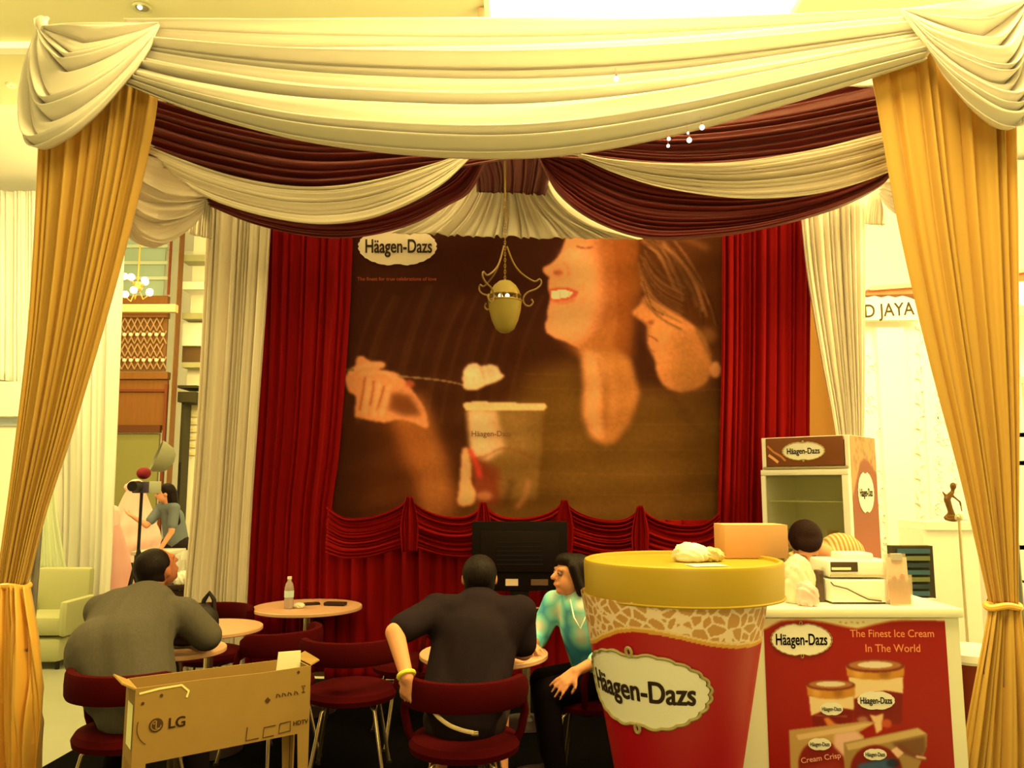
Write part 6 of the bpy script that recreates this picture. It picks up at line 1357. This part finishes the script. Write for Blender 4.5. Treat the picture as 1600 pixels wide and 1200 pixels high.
# rack of dark striped magazines
D = 6.9; zt_ = W(1430, 853, D).z; zb_ = W(1430, 930, D).z
root = empty('brochure_rack', (W(1429, 900, D).x, D + .1, 0), 'dark rack of blue green striped brochures on a white plinth', 'rack')
wb('plinth', 1396, 936, 1466, 1040, D, .35, mat('pedestal_white'), root, z0=0.0); wb('rack_frame', 1399, 853, 1457, 935, D + .08, .1, mat('rack_dark', (60, 50, 18), .6, k=.8), root)
for i in range(7):
    wb('brochure', 1403, 858 + i * 11, 1453, 865 + i * 11, D + .055, .024, mat(['br_blue', 'br_green', 'br_dark'][i % 3], [(60, 84, 70), (110, 110, 50), (46, 56, 40)][i % 3], .4, k=.8), root)
# stool right behind the curtain
c = W(1517, 1040, 5.2)
root = empty('round_stool', (c.x, 5.2, 0), 'round stool with a pale cushion and tapering brown body by the right gold curtain', 'stool')
z1 = W(1517, 1020, 5.2).z
mb = MB(); mb.lathe([(0, z1 + .05), (.12, z1 + .045), (.175, z1 + .01), (.18, z1 - .03), (.16, z1 - .05), (0, z1 - .05)], n=36); mb.build('cushion', mat('stool_pale', (236, 222, 140), .6, k=.85), root)
mb = MB(); mb.lathe([(0, z1 - .051), (.155, z1 - .051), (.06, .12), (.05, .05), (.13, .0), (0, .0)], n=36); mb.build('base', mat('stool_brown', (120, 40, 10), .6, k=.8), root)
# display shelf at the right edge
D = 6.3
root = empty('display_shelf', (W(1606, 800, D).x, D, 0), 'white display shelf with red goods at the right edge', 'shelf')
wb('back_board', 1560, 440, 1700, 900, D + .4, .05, mat('bright_white'), root, z0=0.0)
for y in (470, 582, 676, 720, 852): wb('shelf_board', 1583, y, 1700, y + 7, D, .39, mat('shelf_white', (255, 248, 190), .7, k=.8), root)
wb('side_board', 1576, 430, 1581, 900, D, .39, mat('shelf_white'), root, z0=0.0)
for i, (x, y0_, y1_, cl_) in enumerate(((1593, 592, 617, (190, 40, 20)), (1602, 600, 617, (200, 120, 60)), (1592, 684, 719, (206, 110, 40)), (1603, 680, 719, (180, 90, 30)), (1594, 446, 470, (150, 100, 60)), (1594, 640, 675, (230, 190, 110)))):
    lab = ['red packet on the right edge shelf, second board', 'small orange packet beside the red one on the right edge shelf', 'orange jar low on the right edge shelf', 'brown jar beside the orange one on the right edge shelf', 'brown ornament on the top board of the right edge shelf', 'pale box on the third board of the right edge shelf'][i]
    yb_ = {617: 582, 719: 720, 470: 470, 675: 676}[y1_]
    a_ = W(x, {617: 676, 719: 720, 470: 470, 675: 676}[y1_], D); zz = W(x, {617: 676, 719: 720, 470: 470, 675: 676}[y1_], D).z
    r = empty('shelf_item', (a_.x, D + .10, zz + .001), lab, 'package', 'goods on the right edge shelf')
    hh = (y1_ - y0_) * D / F * .9; mb = MB(); mb.lathe([(0, 0), (.020, 0), (.022, .004), (.022, hh * .8), (.016, hh * .9), (.016, hh), (0, hh)], n=16); mb.build('container', mat('goods%d' % i, cl_, .4, k=.8), r)
# dark bentwood chair beyond the right curtain
root = empty('metal_chair', (W(1604, 1000, 5.6).x, 5.6, 0), 'dark metal chair with curled back at the right edge', 'chair')
mb = MB(); mb.lathe([(0, .46), (.19, .46), (.19, .44), (0, .44)], n=28); mb.build('seat', mat('stool_brown'), root)
for a in (.8, 2.3, 3.9, 5.5):
    mb = MB(); mb.tube([(.17 * math.cos(a), .17 * math.sin(a), .44), (.22 * math.cos(a), .22 * math.sin(a), 0.0)], .01, 8); mb.build('leg', m_black, root)
mb = MB(); mb.tube([(-.17, .05, .45), (-.2, .08, .75), (-.12, .12, .88), (0, .14, .92), (.12, .12, .88), (.2, .08, .75), (.17, .05, .45)], .01, 8); mb.build('backrest', m_black, root)
